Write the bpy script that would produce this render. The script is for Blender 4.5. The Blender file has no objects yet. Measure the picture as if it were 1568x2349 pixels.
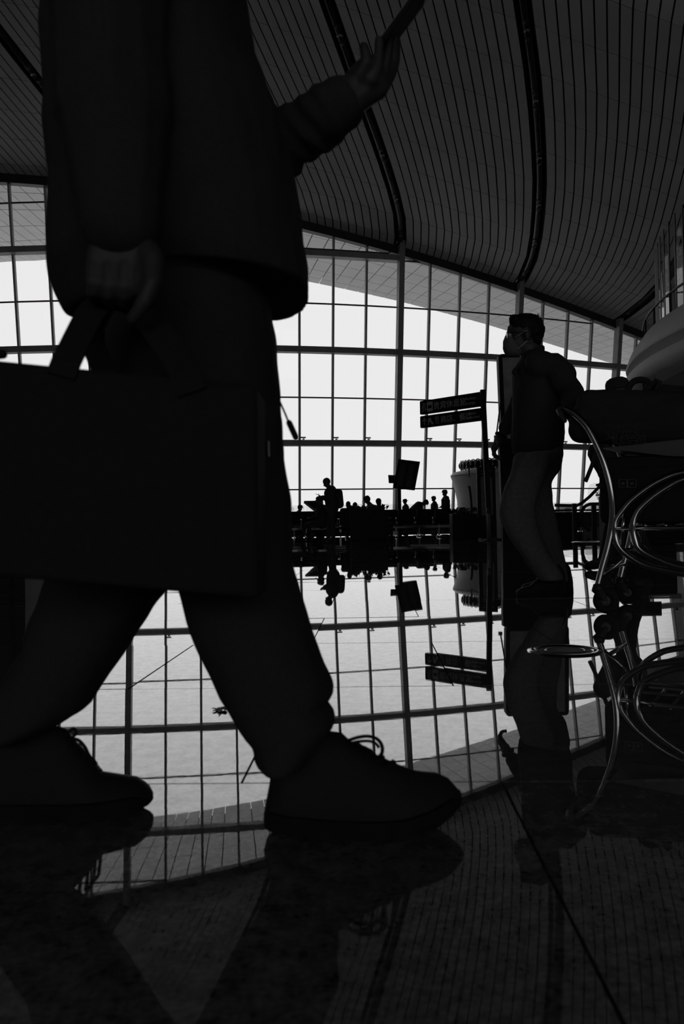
import bpy, math, random
import numpy as np
from mathutils import Vector, Matrix, noise
random.seed(7)
SC = bpy.context.scene
COL = SC.collection
# ------------------------------------------------------------------ camera
F, PITCH, ROLL, CH = 1827.0, 0.015626, 0.018319, 0.45      # focal length in px of the 1568 x 2349 frame
cam = bpy.data.cameras.new('camera'); camo = bpy.data.objects.new('camera', cam); COL.objects.link(camo)
cam.sensor_fit = 'VERTICAL'; cam.sensor_height = 36.0; cam.lens = F / 2349 * 36.0
cam.clip_start = .02; cam.clip_end = 2000
cam.dof.use_dof = True; cam.dof.focus_distance = 7.0; cam.dof.aperture_fstop = 7.0
cp, sp, cr, sr = math.cos(PITCH), math.sin(PITCH), math.cos(ROLL), math.sin(ROLL)
R0, U0, FW = Vector((1, 0, 0)), Vector((0, -sp, cp)), Vector((0, cp, sp))
RT, UP = R0 * cr - U0 * sr, R0 * sr + U0 * cr
camo.matrix_world = Matrix(((RT.x, UP.x, -FW.x, 0), (RT.y, UP.y, -FW.y, 0), (RT.z, UP.z, -FW.z, CH), (0, 0, 0, 1)))
SC.camera = camo
# ------------------------------------------------------------------ sky and exposure (overcast, evenly white)
w = bpy.data.worlds.new('overcast_sky'); SC.world = w; w.use_nodes = True
bg = w.node_tree.nodes['Background']; bg.inputs['Color'].default_value = (.88, .88, .88, 1); bg.inputs['Strength'].default_value = 1.0
SC.view_settings.view_transform = 'Standard'; SC.view_settings.look = 'None'
SC.view_settings.exposure = 0.0; SC.view_settings.gamma = 1.0; SC.view_settings.use_curve_mapping = False
SC.cycles.use_denoising = True
SC.cycles.max_bounces = 10; SC.cycles.transparent_max_bounces = 24; SC.cycles.caustics_reflective = True

# ------------------------------------------------------------------ pixel -> world helpers
def ray(x, y):
    a, b = x - 784.0, 1174.5 - y
    A, B = a * cr + b * sr, -a * sr + b * cr
    v = Vector((A, F * cp - B * sp, F * sp + B * cp))
    return v / v.y
def at(x, y, D): return Vector((0, 0, CH)) + ray(x, y) * D
def gnd(x, y): r = ray(x, y); return Vector((0, 0, CH)) + r * (-CH / r.z)
def onplane(x, y, P, n):
    r = ray(x, y); o = Vector((0, 0, CH)); return o + r * ((P - o).dot(n) / r.dot(n))
def proj(P):
    d = Vector(P) - Vector((0, 0, CH)); z = d.dot(FW)
    if z < .05: return None
    return (784 + F * d.dot(RT) / z, 1174.5 - F * d.dot(UP) / z, z)

# ------------------------------------------------------------------ materials
def mat(name, v, rough=.6, metal=0., ns=0., na=0., bump=0., spec=.5, emis=0., coat=0.):
    m = bpy.data.materials.new(name); m.use_nodes = True
    nt = m.node_tree; b = nt.nodes['Principled BSDF']
    b.inputs['Base Color'].default_value = (v, v, v, 1); b.inputs['Roughness'].default_value = rough
    b.inputs['Metallic'].default_value = metal; b.inputs['Specular IOR Level'].default_value = spec
    if coat: b.inputs['Coat Weight'].default_value = coat
    if emis: b.inputs['Emission Color'].default_value = (1, 1, 1, 1); b.inputs['Emission Strength'].default_value = emis
    if ns:
        tc = nt.nodes.new('ShaderNodeTexCoord'); n = nt.nodes.new('ShaderNodeTexNoise')
        n.inputs['Scale'].default_value = ns; n.inputs['Detail'].default_value = 4
        nt.links.new(tc.outputs['Object'], n.inputs['Vector'])
        mr = nt.nodes.new('ShaderNodeMapRange')
        mr.inputs[1].default_value = .3; mr.inputs[2].default_value = .7
        mr.inputs[3].default_value = v * (1 - na); mr.inputs[4].default_value = v * (1 + na)
        nt.links.new(n.outputs['Fac'], mr.inputs[0]); nt.links.new(mr.outputs[0], b.inputs['Base Color'])
        if bump:
            bp = nt.nodes.new('ShaderNodeBump'); bp.inputs['Strength'].default_value = bump; bp.inputs['Distance'].default_value = .01
            nt.links.new(n.outputs['Fac'], bp.inputs['Height']); nt.links.new(bp.outputs[0], b.inputs['Normal'])
    return m
def glass(name, tint=.97, ior=1.45, rough=0.):
    m = bpy.data.materials.new(name); m.use_nodes = True; nt = m.node_tree; nt.nodes.clear()
    o = nt.nodes.new('ShaderNodeOutputMaterial'); mx = nt.nodes.new('ShaderNodeMixShader'); t = nt.nodes.new('ShaderNodeBsdfTransparent')
    g = nt.nodes.new('ShaderNodeBsdfGlossy'); f = nt.nodes.new('ShaderNodeFresnel'); f.inputs['IOR'].default_value = ior
    t.inputs['Color'].default_value = (tint, tint, tint, 1); g.inputs['Roughness'].default_value = rough
    nt.links.new(f.outputs[0], mx.inputs[0]); nt.links.new(t.outputs[0], mx.inputs[1]); nt.links.new(g.outputs[0], mx.inputs[2])
    nt.links.new(mx.outputs[0], o.inputs[0]); return m
def granite(name, joints=False):
    m = mat(name, .055, .03, 0, spec=.5); nt = m.node_tree; b = nt.nodes['Principled BSDF']
    b.inputs['IOR'].default_value = 2.2; b.inputs['Coat Weight'].default_value = .9; b.inputs['Coat Roughness'].default_value = .004
    geo = nt.nodes.new('ShaderNodeNewGeometry')
    n = nt.nodes.new('ShaderNodeTexNoise'); n.inputs['Scale'].default_value = 110; n.inputs['Detail'].default_value = 3
    n2 = nt.nodes.new('ShaderNodeTexNoise'); n2.inputs['Scale'].default_value = 30; n2.inputs['Detail'].default_value = 3
    for q in (n, n2): nt.links.new(geo.outputs['Position'], q.inputs['Vector'])
    ad = nt.nodes.new('ShaderNodeMath'); ad.operation = 'ADD'
    nt.links.new(n.outputs['Fac'], ad.inputs[0]); nt.links.new(n2.outputs['Fac'], ad.inputs[1])
    def rng(lo, hi, src=ad):
        r = nt.nodes.new('ShaderNodeMapRange'); r.inputs[1].default_value = .75; r.inputs[2].default_value = 1.25
        r.inputs[3].default_value = lo; r.inputs[4].default_value = hi; nt.links.new(src.outputs[0], r.inputs[0]); return r
    c = rng(.07, .26); rr = rng(.022, .004); s = rng(.38, .56)
    cw = rng(.55, 1.0); nt.links.new(cw.outputs[0], b.inputs['Coat Weight']); nt.links.new(c.outputs[0], b.inputs['Base Color']); nt.links.new(rr.outputs[0], b.inputs['Roughness']); nt.links.new(s.outputs[0], b.inputs['Specular IOR Level'])
    bp = nt.nodes.new('ShaderNodeBump'); bp.inputs['Strength'].default_value = .012; bp.inputs['Distance'].default_value = .002
    nt.links.new(n2.outputs['Fac'], bp.inputs['Height']); nt.links.new(bp.outputs[0], b.inputs['Normal'])
    if joints:
        br = nt.nodes.new('ShaderNodeTexBrick'); mp = nt.nodes.new('ShaderNodeMapping'); mp.vector_type = 'POINT'
        mp.inputs['Rotation'].default_value = (0, 0, TROT_)
        br.inputs['Scale'].default_value = 1; br.inputs['Brick Width'].default_value = .905; br.inputs['Row Height'].default_value = .815; br.inputs['Mortar Size'].default_value = .006
        nt.links.new(geo.outputs['Position'], mp.inputs[0]); nt.links.new(mp.outputs[0], br.inputs['Vector'])
        mx = nt.nodes.new('ShaderNodeMix'); mx.data_type = 'RGBA'; nt.links.new(br.outputs['Fac'], mx.inputs[0])
        nt.links.new(c.outputs[0], mx.inputs[6]); mx.inputs[7].default_value = (.02, .02, .02, 1); nt.links.new(mx.outputs[2], b.inputs['Base Color'])
    return m
TROT_ = .037
M = dict(
 granite=granite('polished_granite'), granite_far=granite('polished_granite_jointed', True), grout=mat('grout', .02, .9, ns=60, na=.3),
 steel=mat('painted_steel', .38, .45, ns=3, na=.12), mull=mat('mullion_aluminium', .5, .45, ns=3, na=.12), dark=mat('dark_metal', .03, .5, ns=5, na=.2),
 pane=glass('window_glass', .985, 1.28), panel=mat('ceiling_aluminium', .6, .55, ns=.8, na=.06), deck=mat('ceiling_void', .008, .9, ns=2, na=.2),
 soffit=mat('soffit_aluminium', .85, .6, ns=.7, na=.06), apron=mat('apron_concrete', .85, .9, ns=.3, na=.1), hall=mat('hall_plaster', .6, .8, ns=1, na=.1),
 pipe=mat('duct_black', .02, .25, ns=4, na=.2), white=mat('white_panel', .6, .4, ns=2, na=.05), black=mat('black_plastic', .018, .6, ns=9, na=.2, spec=.15),
 chrome=mat('chrome', .55, .12, 1, ns=20, na=.05), rubber=mat('rubber', .02, .8, ns=20, na=.2), screen=mat('dark_screen', .35, .3, ns=2, na=.3),
 letter=mat('sign_lettering', .5, .5, ns=30, na=.05), sign=mat('sign_board', .015, .6, ns=4, na=.2, spec=.15), plant=mat('leaf_green', .05, .6, ns=9, na=.3),
 cloth=mat('black_cloth', .05, .9, ns=160, na=.1, bump=.1, spec=.2), cloth2=mat('charcoal_cloth', .045, .9, ns=160, na=.1, bump=.15, spec=.2), pants=mat('grey_trousers', .15, .9, ns=50, na=.15, bump=.1, spec=.2),
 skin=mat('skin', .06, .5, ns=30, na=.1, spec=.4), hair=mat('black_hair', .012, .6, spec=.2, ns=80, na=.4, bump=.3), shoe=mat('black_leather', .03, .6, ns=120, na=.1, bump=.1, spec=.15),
 sole=mat('shoe_sole', .02, .85, ns=40, na=.2, spec=.1), mask=mat('mask_fabric', .13, .9, ns=90, na=.06, bump=.1), bagl=mat('bag_leather', .03, .75, ns=120, na=.1, bump=.1, spec=.12),
 plaster=mat('white_render', .85, .7, ns=1, na=.05), kiosk=mat('kiosk_white', .85, .5, ns=1.5, na=.05), poster=mat('map_print', .12, .6, ns=6, na=.1), grey=mat('grey_laminate', .12, .5, ns=6, na=.1),
 lens=glass('spectacle_lens', .9, 1.9), rail_glass=glass('railing_glass', .93, 1.5), lamp=mat('lamp_lens', .3, .2, ns=8, na=.1), tail=mat('aircraft_white', .75, .4, ns=1, na=.04), tailg=mat('aircraft_grey', .25, .4, ns=1, na=.04),
)
# ------------------------------------------------------------------ mesh builder
class MB:
    def __init__(s): s.v = []; s.f = []
    def add(s, vs, fs):
        o = len(s.v); s.v += [Vector(q) for q in vs]; s.f += [tuple(i + o for i in f) for f in fs]; return s
    def hexa(s, p):      # 8 corners: bottom 4 (ccw) then top 4
        return s.add(p, [(3, 2, 1, 0), (4, 5, 6, 7), (0, 1, 5, 4), (1, 2, 6, 5), (2, 3, 7, 6), (3, 0, 4, 7)])
    def box(s, c, size, rz=0., rot=None):
        c = Vector(c); x, y, z = [q / 2 for q in size]; R = rot if rot is not None else Matrix.Rotation(rz, 3, 'Z')
        return s.hexa([c + R @ Vector(q) for q in ((-x, -y, -z), (x, -y, -z), (x, y, -z), (-x, y, -z), (-x, -y, z), (x, -y, z), (x, y, z), (-x, y, z))])
    def bar(s, a, b, wx, wy, side=None):     # rectangular bar from a to b; side = direction of width wx
        a, b = Vector(a), Vector(b); d = (b - a).normalized(); side = Vector(side) if side is not None else d.orthogonal()
        side = (side - d * side.dot(d)).normalized(); o = d.cross(side); q = []
        for P in (a, b):
            for sx, sy in ((-1, -1), (1, -1), (1, 1), (-1, 1)): q.append(P + side * sx * wx / 2 + o * sy * wy / 2)
        return s.hexa(q)
    def loft(s, rings, caps=True, closed=False):
        n = len(rings[0]); o = len(s.v); m = len(rings)
        for r in rings: s.v += [Vector(q) for q in r]
        for i in range(m if closed else m - 1):
            i2 = (i + 1) % m
            for k in range(n): s.f.append((o + i * n + k, o + i * n + (k + 1) % n, o + i2 * n + (k + 1) % n, o + i2 * n + k))
        if caps and not closed:
            for i, sg in ((0, -1), (m - 1, 1)):
                c = sum((s.v[o + i * n + k] for k in range(n)), Vector()) / n; s.v.append(c); ci = len(s.v) - 1
                for k in range(n):
                    t = (o + i * n + k, o + i * n + (k + 1) % n, ci); s.f.append(t if sg > 0 else t[::-1])
        return s
    def tube(s, pts, r, n=10, closed=False):
        pts = [Vector(q) for q in pts]; m = len(pts); rs = r if isinstance(r, (list, tuple)) else [r] * m; rings = []; pu = None
        for i, P in enumerate(pts):
            if closed: t = (pts[(i + 1) % m] - pts[i - 1])
            else: t = (pts[min(i + 1, m - 1)] - pts[max(i - 1, 0)])
            t.normalize(); u = (pu - t * pu.dot(t)) if pu is not None else t.orthogonal()
            if u.length < 1e-6: u = t.orthogonal()
            u.normalize(); pu = u; v = t.cross(u)
            rings.append([P + (u * math.cos(a) + v * math.sin(a)) * rs[i] for a in [2 * math.pi * k / n for k in range(n)]])
        return s.loft(rings, True, closed)
    def cap(s, a, b, ra, rb, n=12, flat=None, fl=1.):     # tapered capsule; flat = axis squeezed by fl
        a, b = Vector(a), Vector(b); d = b - a
        if d.length < 1e-6: d = Vector((0, 0, 1e-4))
        d.normalize(); u = d.orthogonal().normalized(); v = d.cross(u); rings = []
        prof = [(a, -math.cos(q) * ra, math.sin(q) * ra) for q in (.15, .5, .9, 1.3)] + [(b, math.cos(q) * rb, math.sin(q) * rb) for q in (1.3, .9, .5, .15)]
        for P, off, r in prof:
            ring = []
            for k in range(n):
                q = 2 * math.pi * k / n; w_ = (u * math.cos(q) + v * math.sin(q)) * r
                if flat is not None: w_ -= Vector(flat) * w_.dot(Vector(flat)) * (1 - fl)
                ring.append(P + d * off + w_)
            rings.append(ring)
        return s.loft(rings)
    def ell(s, c, r, rot=None, n=16, m=10):
        c = Vector(c); R = rot if rot is not None else Matrix.Identity(3); rings = []
        for i in range(1, m):
            a = math.pi * i / m
            rings.append([c + R @ Vector((r[0] * math.sin(a) * math.cos(q), r[1] * math.sin(a) * math.sin(q), -r[2] * math.cos(a))) for q in [2 * math.pi * k / n for k in range(n)]])
        return s.loft(rings)
    def lathe(s, c, prof, n=48, a0=0., a1=2 * math.pi):   # profile (r, z); full turn closed
        c = Vector(c); full = abs(a1 - a0 - 2 * math.pi) < 1e-6; k_ = n if full else n + 1; rings = []
        for r, z in prof: rings.append([c + Vector((r * math.cos(a0 + (a1 - a0) * k / n), r * math.sin(a0 + (a1 - a0) * k / n), z)) for k in range(k_)])
        o = len(s.v)
        for r in rings: s.v += r
        for i in range(len(rings) - 1):
            for k in range(n): s.f.append((o + i * k_ + k, o + i * k_ + (k + 1) % k_, o + (i + 1) * k_ + (k + 1) % k_, o + (i + 1) * k_ + k))
        return s
    def prism(s, poly, off):       # polygon (list of points) extruded by vector off
        n = len(poly); P = [Vector(q) for q in poly]; off = Vector(off)
        return s.add(P + [q + off for q in P], [tuple(range(n))[::-1], tuple(range(n, 2 * n))] + [(k, (k + 1) % n, (k + 1) % n + n, k + n) for k in range(n)])
    def mesh(s, name): me = bpy.data.meshes.new(name); me.from_pydata(s.v, [], s.f); me.update(); return me
    def build(s, name, m, parent=None, smooth=False, bev=0., **kw):
        me = s.mesh(name); return link(name, me, m, parent, smooth, bev, **kw)
WLOC = {}
def link(name, me, m, parent=None, smooth=False, bev=0., label=None, cat=None, group=None, kind=None, recentre=True):
    o = bpy.data.objects.new(name, me); COL.objects.link(o)
    if m is not None:
        me.materials.clear(); me.materials.append(M[m] if isinstance(m, str) else m)
    if smooth: me.polygons.foreach_set('use_smooth', [True] * len(me.polygons))
    if parent is not None:
        o.parent = parent; o.matrix_parent_inverse = Matrix.Translation(-WLOC.get(parent.name, Vector()))
        WLOC[o.name] = Vector()
    elif recentre and len(me.vertices):
        co = np.empty(len(me.vertices) * 3); me.vertices.foreach_get('co', co); co = co.reshape(-1, 3)
        c = Vector(((co[:, 0].min() + co[:, 0].max()) / 2, (co[:, 1].min() + co[:, 1].max()) / 2, co[:, 2].min()))
        me.transform(Matrix.Translation(-c)); o.location = c; WLOC[o.name] = c
    else: WLOC[o.name] = Vector()
    if bev: b = o.modifiers.new('bevel', 'BEVEL'); b.width = bev; b.segments = 2; b.limit_method = 'ANGLE'
    tag(o, label, cat, group, kind); return o
def tag(o, label=None, cat=None, group=None, kind=None):
    for k, v in (('label', label), ('category', cat), ('group', group), ('kind', kind)):
        if v: o[k] = v
    return o
def thing(name, label, cat, loc, group=None, kind=None):
    o = bpy.data.objects.new(name, None); COL.objects.link(o); o.location = loc; o.empty_display_size = .1
    WLOC[o.name] = Vector(loc); return tag(o, label, cat, group, kind)
def copy_tree(o, parent=None):
    c = o.copy(); COL.objects.link(c); c.parent = parent; WLOC[c.name] = WLOC.get(o.name, Vector()).copy()
    for ch in list(o.children): copy_tree(ch, c)
    return c
def crom(pts, n=8):          # Catmull-Rom through tuples
    P = [np.array(q, float) for q in pts]; out = []
    for i in range(len(P) - 1):
        p0, p1, p2, p3 = P[max(i - 1, 0)], P[i], P[i + 1], P[min(i + 2, len(P) - 1)]
        for k in range(n):
            t = k / n; out.append(.5 * ((2 * p1) + (p2 - p0) * t + (2 * p0 - 5 * p1 + 4 * p2 - p3) * t * t + (3 * p1 - p0 - 3 * p2 + p3) * t ** 3))
    out.append(P[-1]); return out
TMP = bpy.data.scenes.new('workbench'); TMV = TMP.view_layers[0]
def evald(o):
    TMP.collection.objects.link(o); TMV.update(); dg = TMV.depsgraph; dg.update(); return bpy.data.meshes.new_from_object(o.evaluated_get(dg))
def text(body, name, m, parent, org, ex, ey, size, align='LEFT', thick=.0015):
    c = bpy.data.curves.new(name, 'FONT'); c.body = body; c.size = size; c.align_x = align; c.extrude = thick; c.space_line = .85
    c.resolution_u = 3
    o = bpy.data.objects.new(name, c); me = evald(o)
    bpy.data.objects.remove(o); ex, ey = Vector(ex).normalized(), Vector(ey).normalized(); ez = ex.cross(ey)
    R = Matrix((ex, ey, ez)).transposed().to_4x4(); me.transform(Matrix.Translation(Vector(org)) @ R); me.name = name
    return link(name, me, m, parent)
def blob(mb, voxel, smooth=4, fac=.5):       # union of closed pieces as one continuous skin
    me = mb.mesh('blob'); o = bpy.data.objects.new('blob', me)
    r = o.modifiers.new('r', 'REMESH'); r.mode = 'VOXEL'; r.voxel_size = voxel; r.use_smooth_shade = True
    if smooth: s = o.modifiers.new('s', 'SMOOTH'); s.iterations = smooth; s.factor = fac
    out = evald(o)
    bpy.data.objects.remove(o); bpy.data.meshes.remove(me); return out
def wrinkle(me, amp, sc, off=0.):
    n = len(me.vertices); co = np.empty(n * 3); me.vertices.foreach_get('co', co); no = np.empty(n * 3); me.vertex_normals.foreach_get('vector', no)
    co = co.reshape(-1, 3); no = no.reshape(-1, 3); o1, o2 = Vector((off, off, 0)), Vector((off, 3, 0))
    d = np.array([noise.noise(Vector(c) * sc + o1) * amp + noise.noise(Vector(c) * sc * 2.3 + o2) * amp * .4 for c in co])
    me.vertices.foreach_set('co', (co + no * d[:, None]).ravel()); me.update()

# ------------------------------------------------------------------ floor: staggered granite slabs, each laid a hair out of level
TA = -.037; TU, TV = Vector((math.cos(TA), math.sin(TA), 0)), Vector((-math.sin(TA), math.cos(TA), 0)); TW, TD = .905, .815
T0 = gnd(1150, 1793)          # a joint crossing
fl = thing('floor', None, None, (0, 0, 0), kind='structure')
tiles = []
FAR = 17.0
for r in range(-1, 21):
    for c in range(-14, 15):
        a0 = c * TW - (0 if r % 2 else TW / 2); p = T0 + TU * (a0 + TW / 2) + TV * ((r + .5) * TD)
        if p.y > FAR + .4 or abs(p.x) > .47 * max(p.y, .6) + .75: continue
        tiles.append((r, a0))
tm = MB(); g_ = .0023
tm.hexa([(g_, g_, -.02), (TW - g_, g_, -.02), (TW - g_, TD - g_, -.02), (g_, TD - g_, -.02), (g_, g_, 0), (TW - g_, g_, 0), (TW - g_, TD - g_, 0), (g_, TD - g_, 0)])
tme = tm.mesh('floor_tile'); tme.materials.append(M['granite'])
print('TILES', len(tiles))
done = set()
for r, a0 in tiles:
    o = bpy.data.objects.new('floor_tile', tme); COL.objects.link(o); o.parent = fl
    p = T0 + TU * a0 + TV * (r * TD); o.location = (p.x, p.y, 0)
    o.rotation_euler = (random.gauss(0, .0006), random.gauss(0, .0009), TA)
    done.add((r, round(a0 / TW * 2)))
MB().hexa([(-60, -30, -.3), (60, -30, -.3), (60, 46, -.3), (-60, 46, -.3), (-60, -30, -.021), (60, -30, -.021), (60, 46, -.021), (-60, 46, -.021)]).build('grout_bed', 'grout', fl)
far = MB()                    # the far and side slabs: one polished surface with its joints
def quadT(a, b, r0, r1):
    q = [T0 + TU * u + TV * v for u, v in ((a, r0 * TD), (b, r0 * TD), (b, r1 * TD), (a, r1 * TD))]; far.add([(p.x, p.y, 0.) for p in q], [(0, 1, 2, 3)])
rows = {}
for r, a0 in tiles: rows.setdefault(r, []).append(a0)
for r, L in rows.items():
    quadT(-60, min(L), r, r + 1); quadT(max(L) + TW, 60, r, r + 1)
quadT(-60, 60, max(rows) + 1, 60); quadT(-60, 60, -38, min(rows))
far.build('far_paving', 'granite_far', fl)

# ------------------------------------------------------------------ glazed front: leaning inwards, curved in plan
X0, Y0, BL, A0, A1, A2, KL = 2.412475, 37.508793, 1.496941, .269157, .248472, -.031710, .116099
HB = (4.142, 8.259, 12.415); HT = (2.07, 6.2, 10.337, 14.45)
_js = np.arange(-30, 28.001, .02); _th = A0 + A1 * _js / 10 + A2 * (_js / 10) ** 2
_i0 = int(np.argmin(abs(_js)))
_X = np.concatenate([[0], np.cumsum((np.cos(_th)[1:] + np.cos(_th)[:-1]) / 2 * .02)]) * BL; _Y = np.concatenate([[0], np.cumsum((np.sin(_th)[1:] + np.sin(_th)[:-1]) / 2 * .02)]) * BL
_X += X0 - _X[_i0]; _Y += Y0 - _Y[_i0]
def fac(j): return float(np.interp(j, _js, _X)), float(np.interp(j, _js, _Y)), float(np.interp(j, _js, _th))
def ztop(j): j = max(-22, min(16, j)); return 12.93784 - .299325 * j - .0027355 * j * j + .000264 * j ** 3 if j > -16 else 12.93784 + .299325 * 16 - .0027355 * 256 - .000264 * 4096 - (j + 16) * .02
def FP(j, z, inn=0.):        # point on the glazing at bay j, height z, inn metres inside
    X, Y, th = fac(j); return Vector((X + (KL * z + inn) * math.sin(th), Y - (KL * z + inn) * math.cos(th), z))
J0, J1 = -15, 14
wf = thing('wall_front', None, None, (0, 0, 0), kind='structure')
def tang(j): th = fac(j)[2]; return Vector((math.cos(th), math.sin(th), 0))
for j in range(J0, J1 + 1):
    zt = ztop(j); t = tang(j)
    if j % 4 == 0:
        MB().bar(FP(j, -.02, .32), FP(j, zt + .25, .32), .25, .34, t).build('column', 'steel', wf)
    else:
        MB().bar(FP(j, 0, .02), FP(j, zt - .05, .02), .095, .17, t).build('mullion', 'mull', wf)
        a = FP(j, HB[0] + .26, .16); MB().box(a + t * .14, (.24, .06, .055), fac(j)[2]).build('window_actuator', 'dark', wf)
        MB().box(a + t * .16 - Vector((0, 0, .07)), (.10, .05, .05), fac(j)[2]).build('window_actuator', 'dark', wf)
def strip(pts_fn, js, sect, name, m):         # section [(inward, dz)] swept along the glazing
    mb = MB(); mb.loft([[pts_fn(j, a, b) for a, b in sect] for j in js]); mb.build(name, m, wf)
def sec(d0, d1, h0, h1): return [(d0, h0), (d1, h0), (d1, h1), (d0, h1)]
for jc in range(-16, 16, 4):
    js = [max(J0, jc), jc + 1, jc + 2, jc + 3, min(jc + 4, J1)]
    if js[0] >= js[-1]: continue
    js = sorted(set(js))
    for b, z in enumerate(HB):
        if b == 2 and jc >= 0: continue
        strip(lambda j, a, dz, z=z: FP(j, z, a) + Vector((0, 0, dz)), js, sec(.02, .42, -.13, .13), 'beam', 'steel')
    strip(lambda j, a, dz: FP(j, ztop(j), a) + Vector((0, 0, dz)), js, sec(-.12, .22, -.34, .10), 'head_beam', 'dark')
    if jc == -4:   # sprinkler pipe above the top beam
        MB().tube([FP(jc + q, HB[2] + .22, .2) for q in (0, 1, 2, 3, 3.62)] + [FP(jc + 3.68, HB[2] + .28, .2), FP(jc + 3.7, HB[2] + .4, .2), FP(jc + 3.7, ztop(-.3), .2)], .035, 8).build('sprinkler_pipe', 'dark', wf, True)
for j in range(J0, J1):
    for z in HT + ((HB[2],) if j >= 0 else ()):
        ze = min(ztop(j), ztop(j + 1))
        if z > ze - .2: continue
        MB().bar(FP(j, z, .03), FP(j + 1, z, .03), .06, .06, (0, 0, 1)).build('transom', 'dark', wf)
zs = sorted(HB + HT + (0, 16.6, 18.6))
for j in range(J0, J1):
    for a, b in zip(zs[:-1], zs[1:]):
        ta, tb = ztop(j) - .2, ztop(j + 1) - .2
        if a > max(ta, tb) - .05: continue
        b0, b1 = min(b, ta), min(b, tb)
        if b0 <= a + .02 or b1 <= a + .02: b0, b1 = max(b0, a + .03), max(b1, a + .03)
        q = [FP(j, a, -.02), FP(j + 1, a, -.02), FP(j + 1, b1, -.02), FP(j, b0, -.02)]
        nv = Vector((math.sin(fac(j + .5)[2]), -math.cos(fac(j + .5)[2]), 0)) * -.024
        MB().hexa([q[0], q[1], q[2], q[3]] + [p + nv for p in q]).build('glass_pane', 'pane', wf)
sill = [j for j in range(J0, J1 + 1)]
strip(lambda j, a, dz: FP(j, 0, a) + Vector((0, 0, dz)), sill, sec(-.1, .15, -.02, .10), 'sill', 'dark')

# ------------------------------------------------------------------ ceiling: curving slats with dark gaps, black troughs at the columns
BJ = [-16, -12, -8, 0, 4, 8, 12, 16]
BA = np.array([[-7, -11.3, -13, -14, -15, -15], [-6.5, -11.2, -13, -14.2, -15, -15], [-5, -11, -13.2, -14.4, -15, -15.5], [3, -6.8, -11.6, -13.8, -15, -16],
               [11, -.4, -5.9, -9.4, -12, -14], [25, 14, 4, -1.5, -5, -8], [31, 22, 13, 6, 1, -3], [34, 27, 19, 12, 7, 3]])
TT = [0, 4, 8, 12, 16, 24]
def cub(xs, ys, x):
    # monotone-ish cubic (Catmull-Rom on uneven knots)
    x = max(xs[0], min(xs[-1], x)); i = max(0, min(len(xs) - 2, int(np.searchsorted(xs, x)) - 1)); h = xs[i + 1] - xs[i]; t = (x - xs[i]) / h
    def sl(k):
        if k == 0: return (ys[1] - ys[0]) / (xs[1] - xs[0])
        if k == len(xs) - 1: return (ys[-1] - ys[-2]) / (xs[-1] - xs[-2])
        return (ys[k + 1] - ys[k - 1]) / (xs[k + 1] - xs[k - 1])
    return (2 * t ** 3 - 3 * t * t + 1) * ys[i] + (t ** 3 - 2 * t * t + t) * h * sl(i) + (-2 * t ** 3 + 3 * t * t) * ys[i + 1] + (t ** 3 - t * t) * h * sl(i + 1)
def gz(t): return .2 * t + .0065 * t * t if t < 16 else 4.864 + (t - 16) * .12
_ang = {}
def CP(j, t, up=0.):
    key = round(j, 4)
    if key not in _ang: _ang[key] = [cub(BJ, list(BA[:, k]), j) for k in range(6)]
    a = math.radians(cub(TT, _ang[key], t)); b = FP(j, ztop(j))
    return b + Vector((math.sin(a) * t, -math.cos(a) * t, gz(t) + up))
ce = thing('ceiling', None, None, (0, 0, 0), kind='structure')
TR = [.06, .85, 2.5, 4.15, 5.8, 7.45, 9.1, 10.75, 12.4, 14.05, 15.7, 17.35, 19.0, 20.65]
HBW = .167
pan = []
for s_ in range(-16, 12, 4):
    wj = (4 - 2 * HBW) / 16
    for i in range(16):
        ja = s_ + HBW + i * wj + .016; jb = s_ + HBW + (i + 1) * wj - .016
        for k in range(len(TR) - 1): pan.append((ja, jb, TR[k] + .011, TR[k + 1] - .011))
def pmesh(mb, q):
    ja, jb, ta, tb = q; lo = [CP(ja, ta), CP(jb, ta), CP(jb, tb), CP(ja, tb)]
    mb.hexa([lo[0], lo[3], lo[2], lo[1]] + [p + Vector((0, 0, .03)) for p in (lo[0], lo[3], lo[2], lo[1])]); return lo
sc_ = []
for n_, q in enumerate(pan):
    ja, jb, ta, tb = q; P = [proj(CP(*z)) for z in ((ja, ta), (jb, ta), (jb, tb), (ja, tb))]
    if any(p is None for p in P): sc_.append((0, n_)); continue
    ar = abs(sum(P[k][0] * P[(k + 1) % 4][1] - P[(k + 1) % 4][0] * P[k][1] for k in range(4))) / 2
    cx, cy = sum(p[0] for p in P) / 4, sum(p[1] for p in P) / 4
    vis = 0 < cx < 1568 and 0 < cy < 760 and not (120 < cx < 560)
    sc_.append((ar if vis else 0, n_))
sc_.sort(reverse=True); top = set(n for a, n in sc_[:300] if a > 0); rest = MB()
for n_, q in enumerate(pan):
    if n_ in top: mb = MB(); pmesh(mb, q); mb.build('ceiling_panel', 'panel', ce)
    else: pmesh(rest, q)
rest.build('remaining_ceiling_panels', 'panel', ce, kind='stuff')
dk = MB(); js = np.arange(-22, 18.01, .5); ts = [-.3, .5, 2, 4, 6, 8, 10, 12, 14, 16, 18, 21, 24, 28, 33, 40, 50, 62]
grid = [[CP(j, t, .35) for j in js] for t in ts]
for a in range(len(ts)):
    dk.v += grid[a]
n_ = len(js)
for a in range(len(ts) - 1):
    for b in range(n_ - 1): dk.f.append((a * n_ + b, a * n_ + b + 1, (a + 1) * n_ + b + 1, (a + 1) * n_ + b))
dk.build('ceiling_deck', 'deck', ce)
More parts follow.
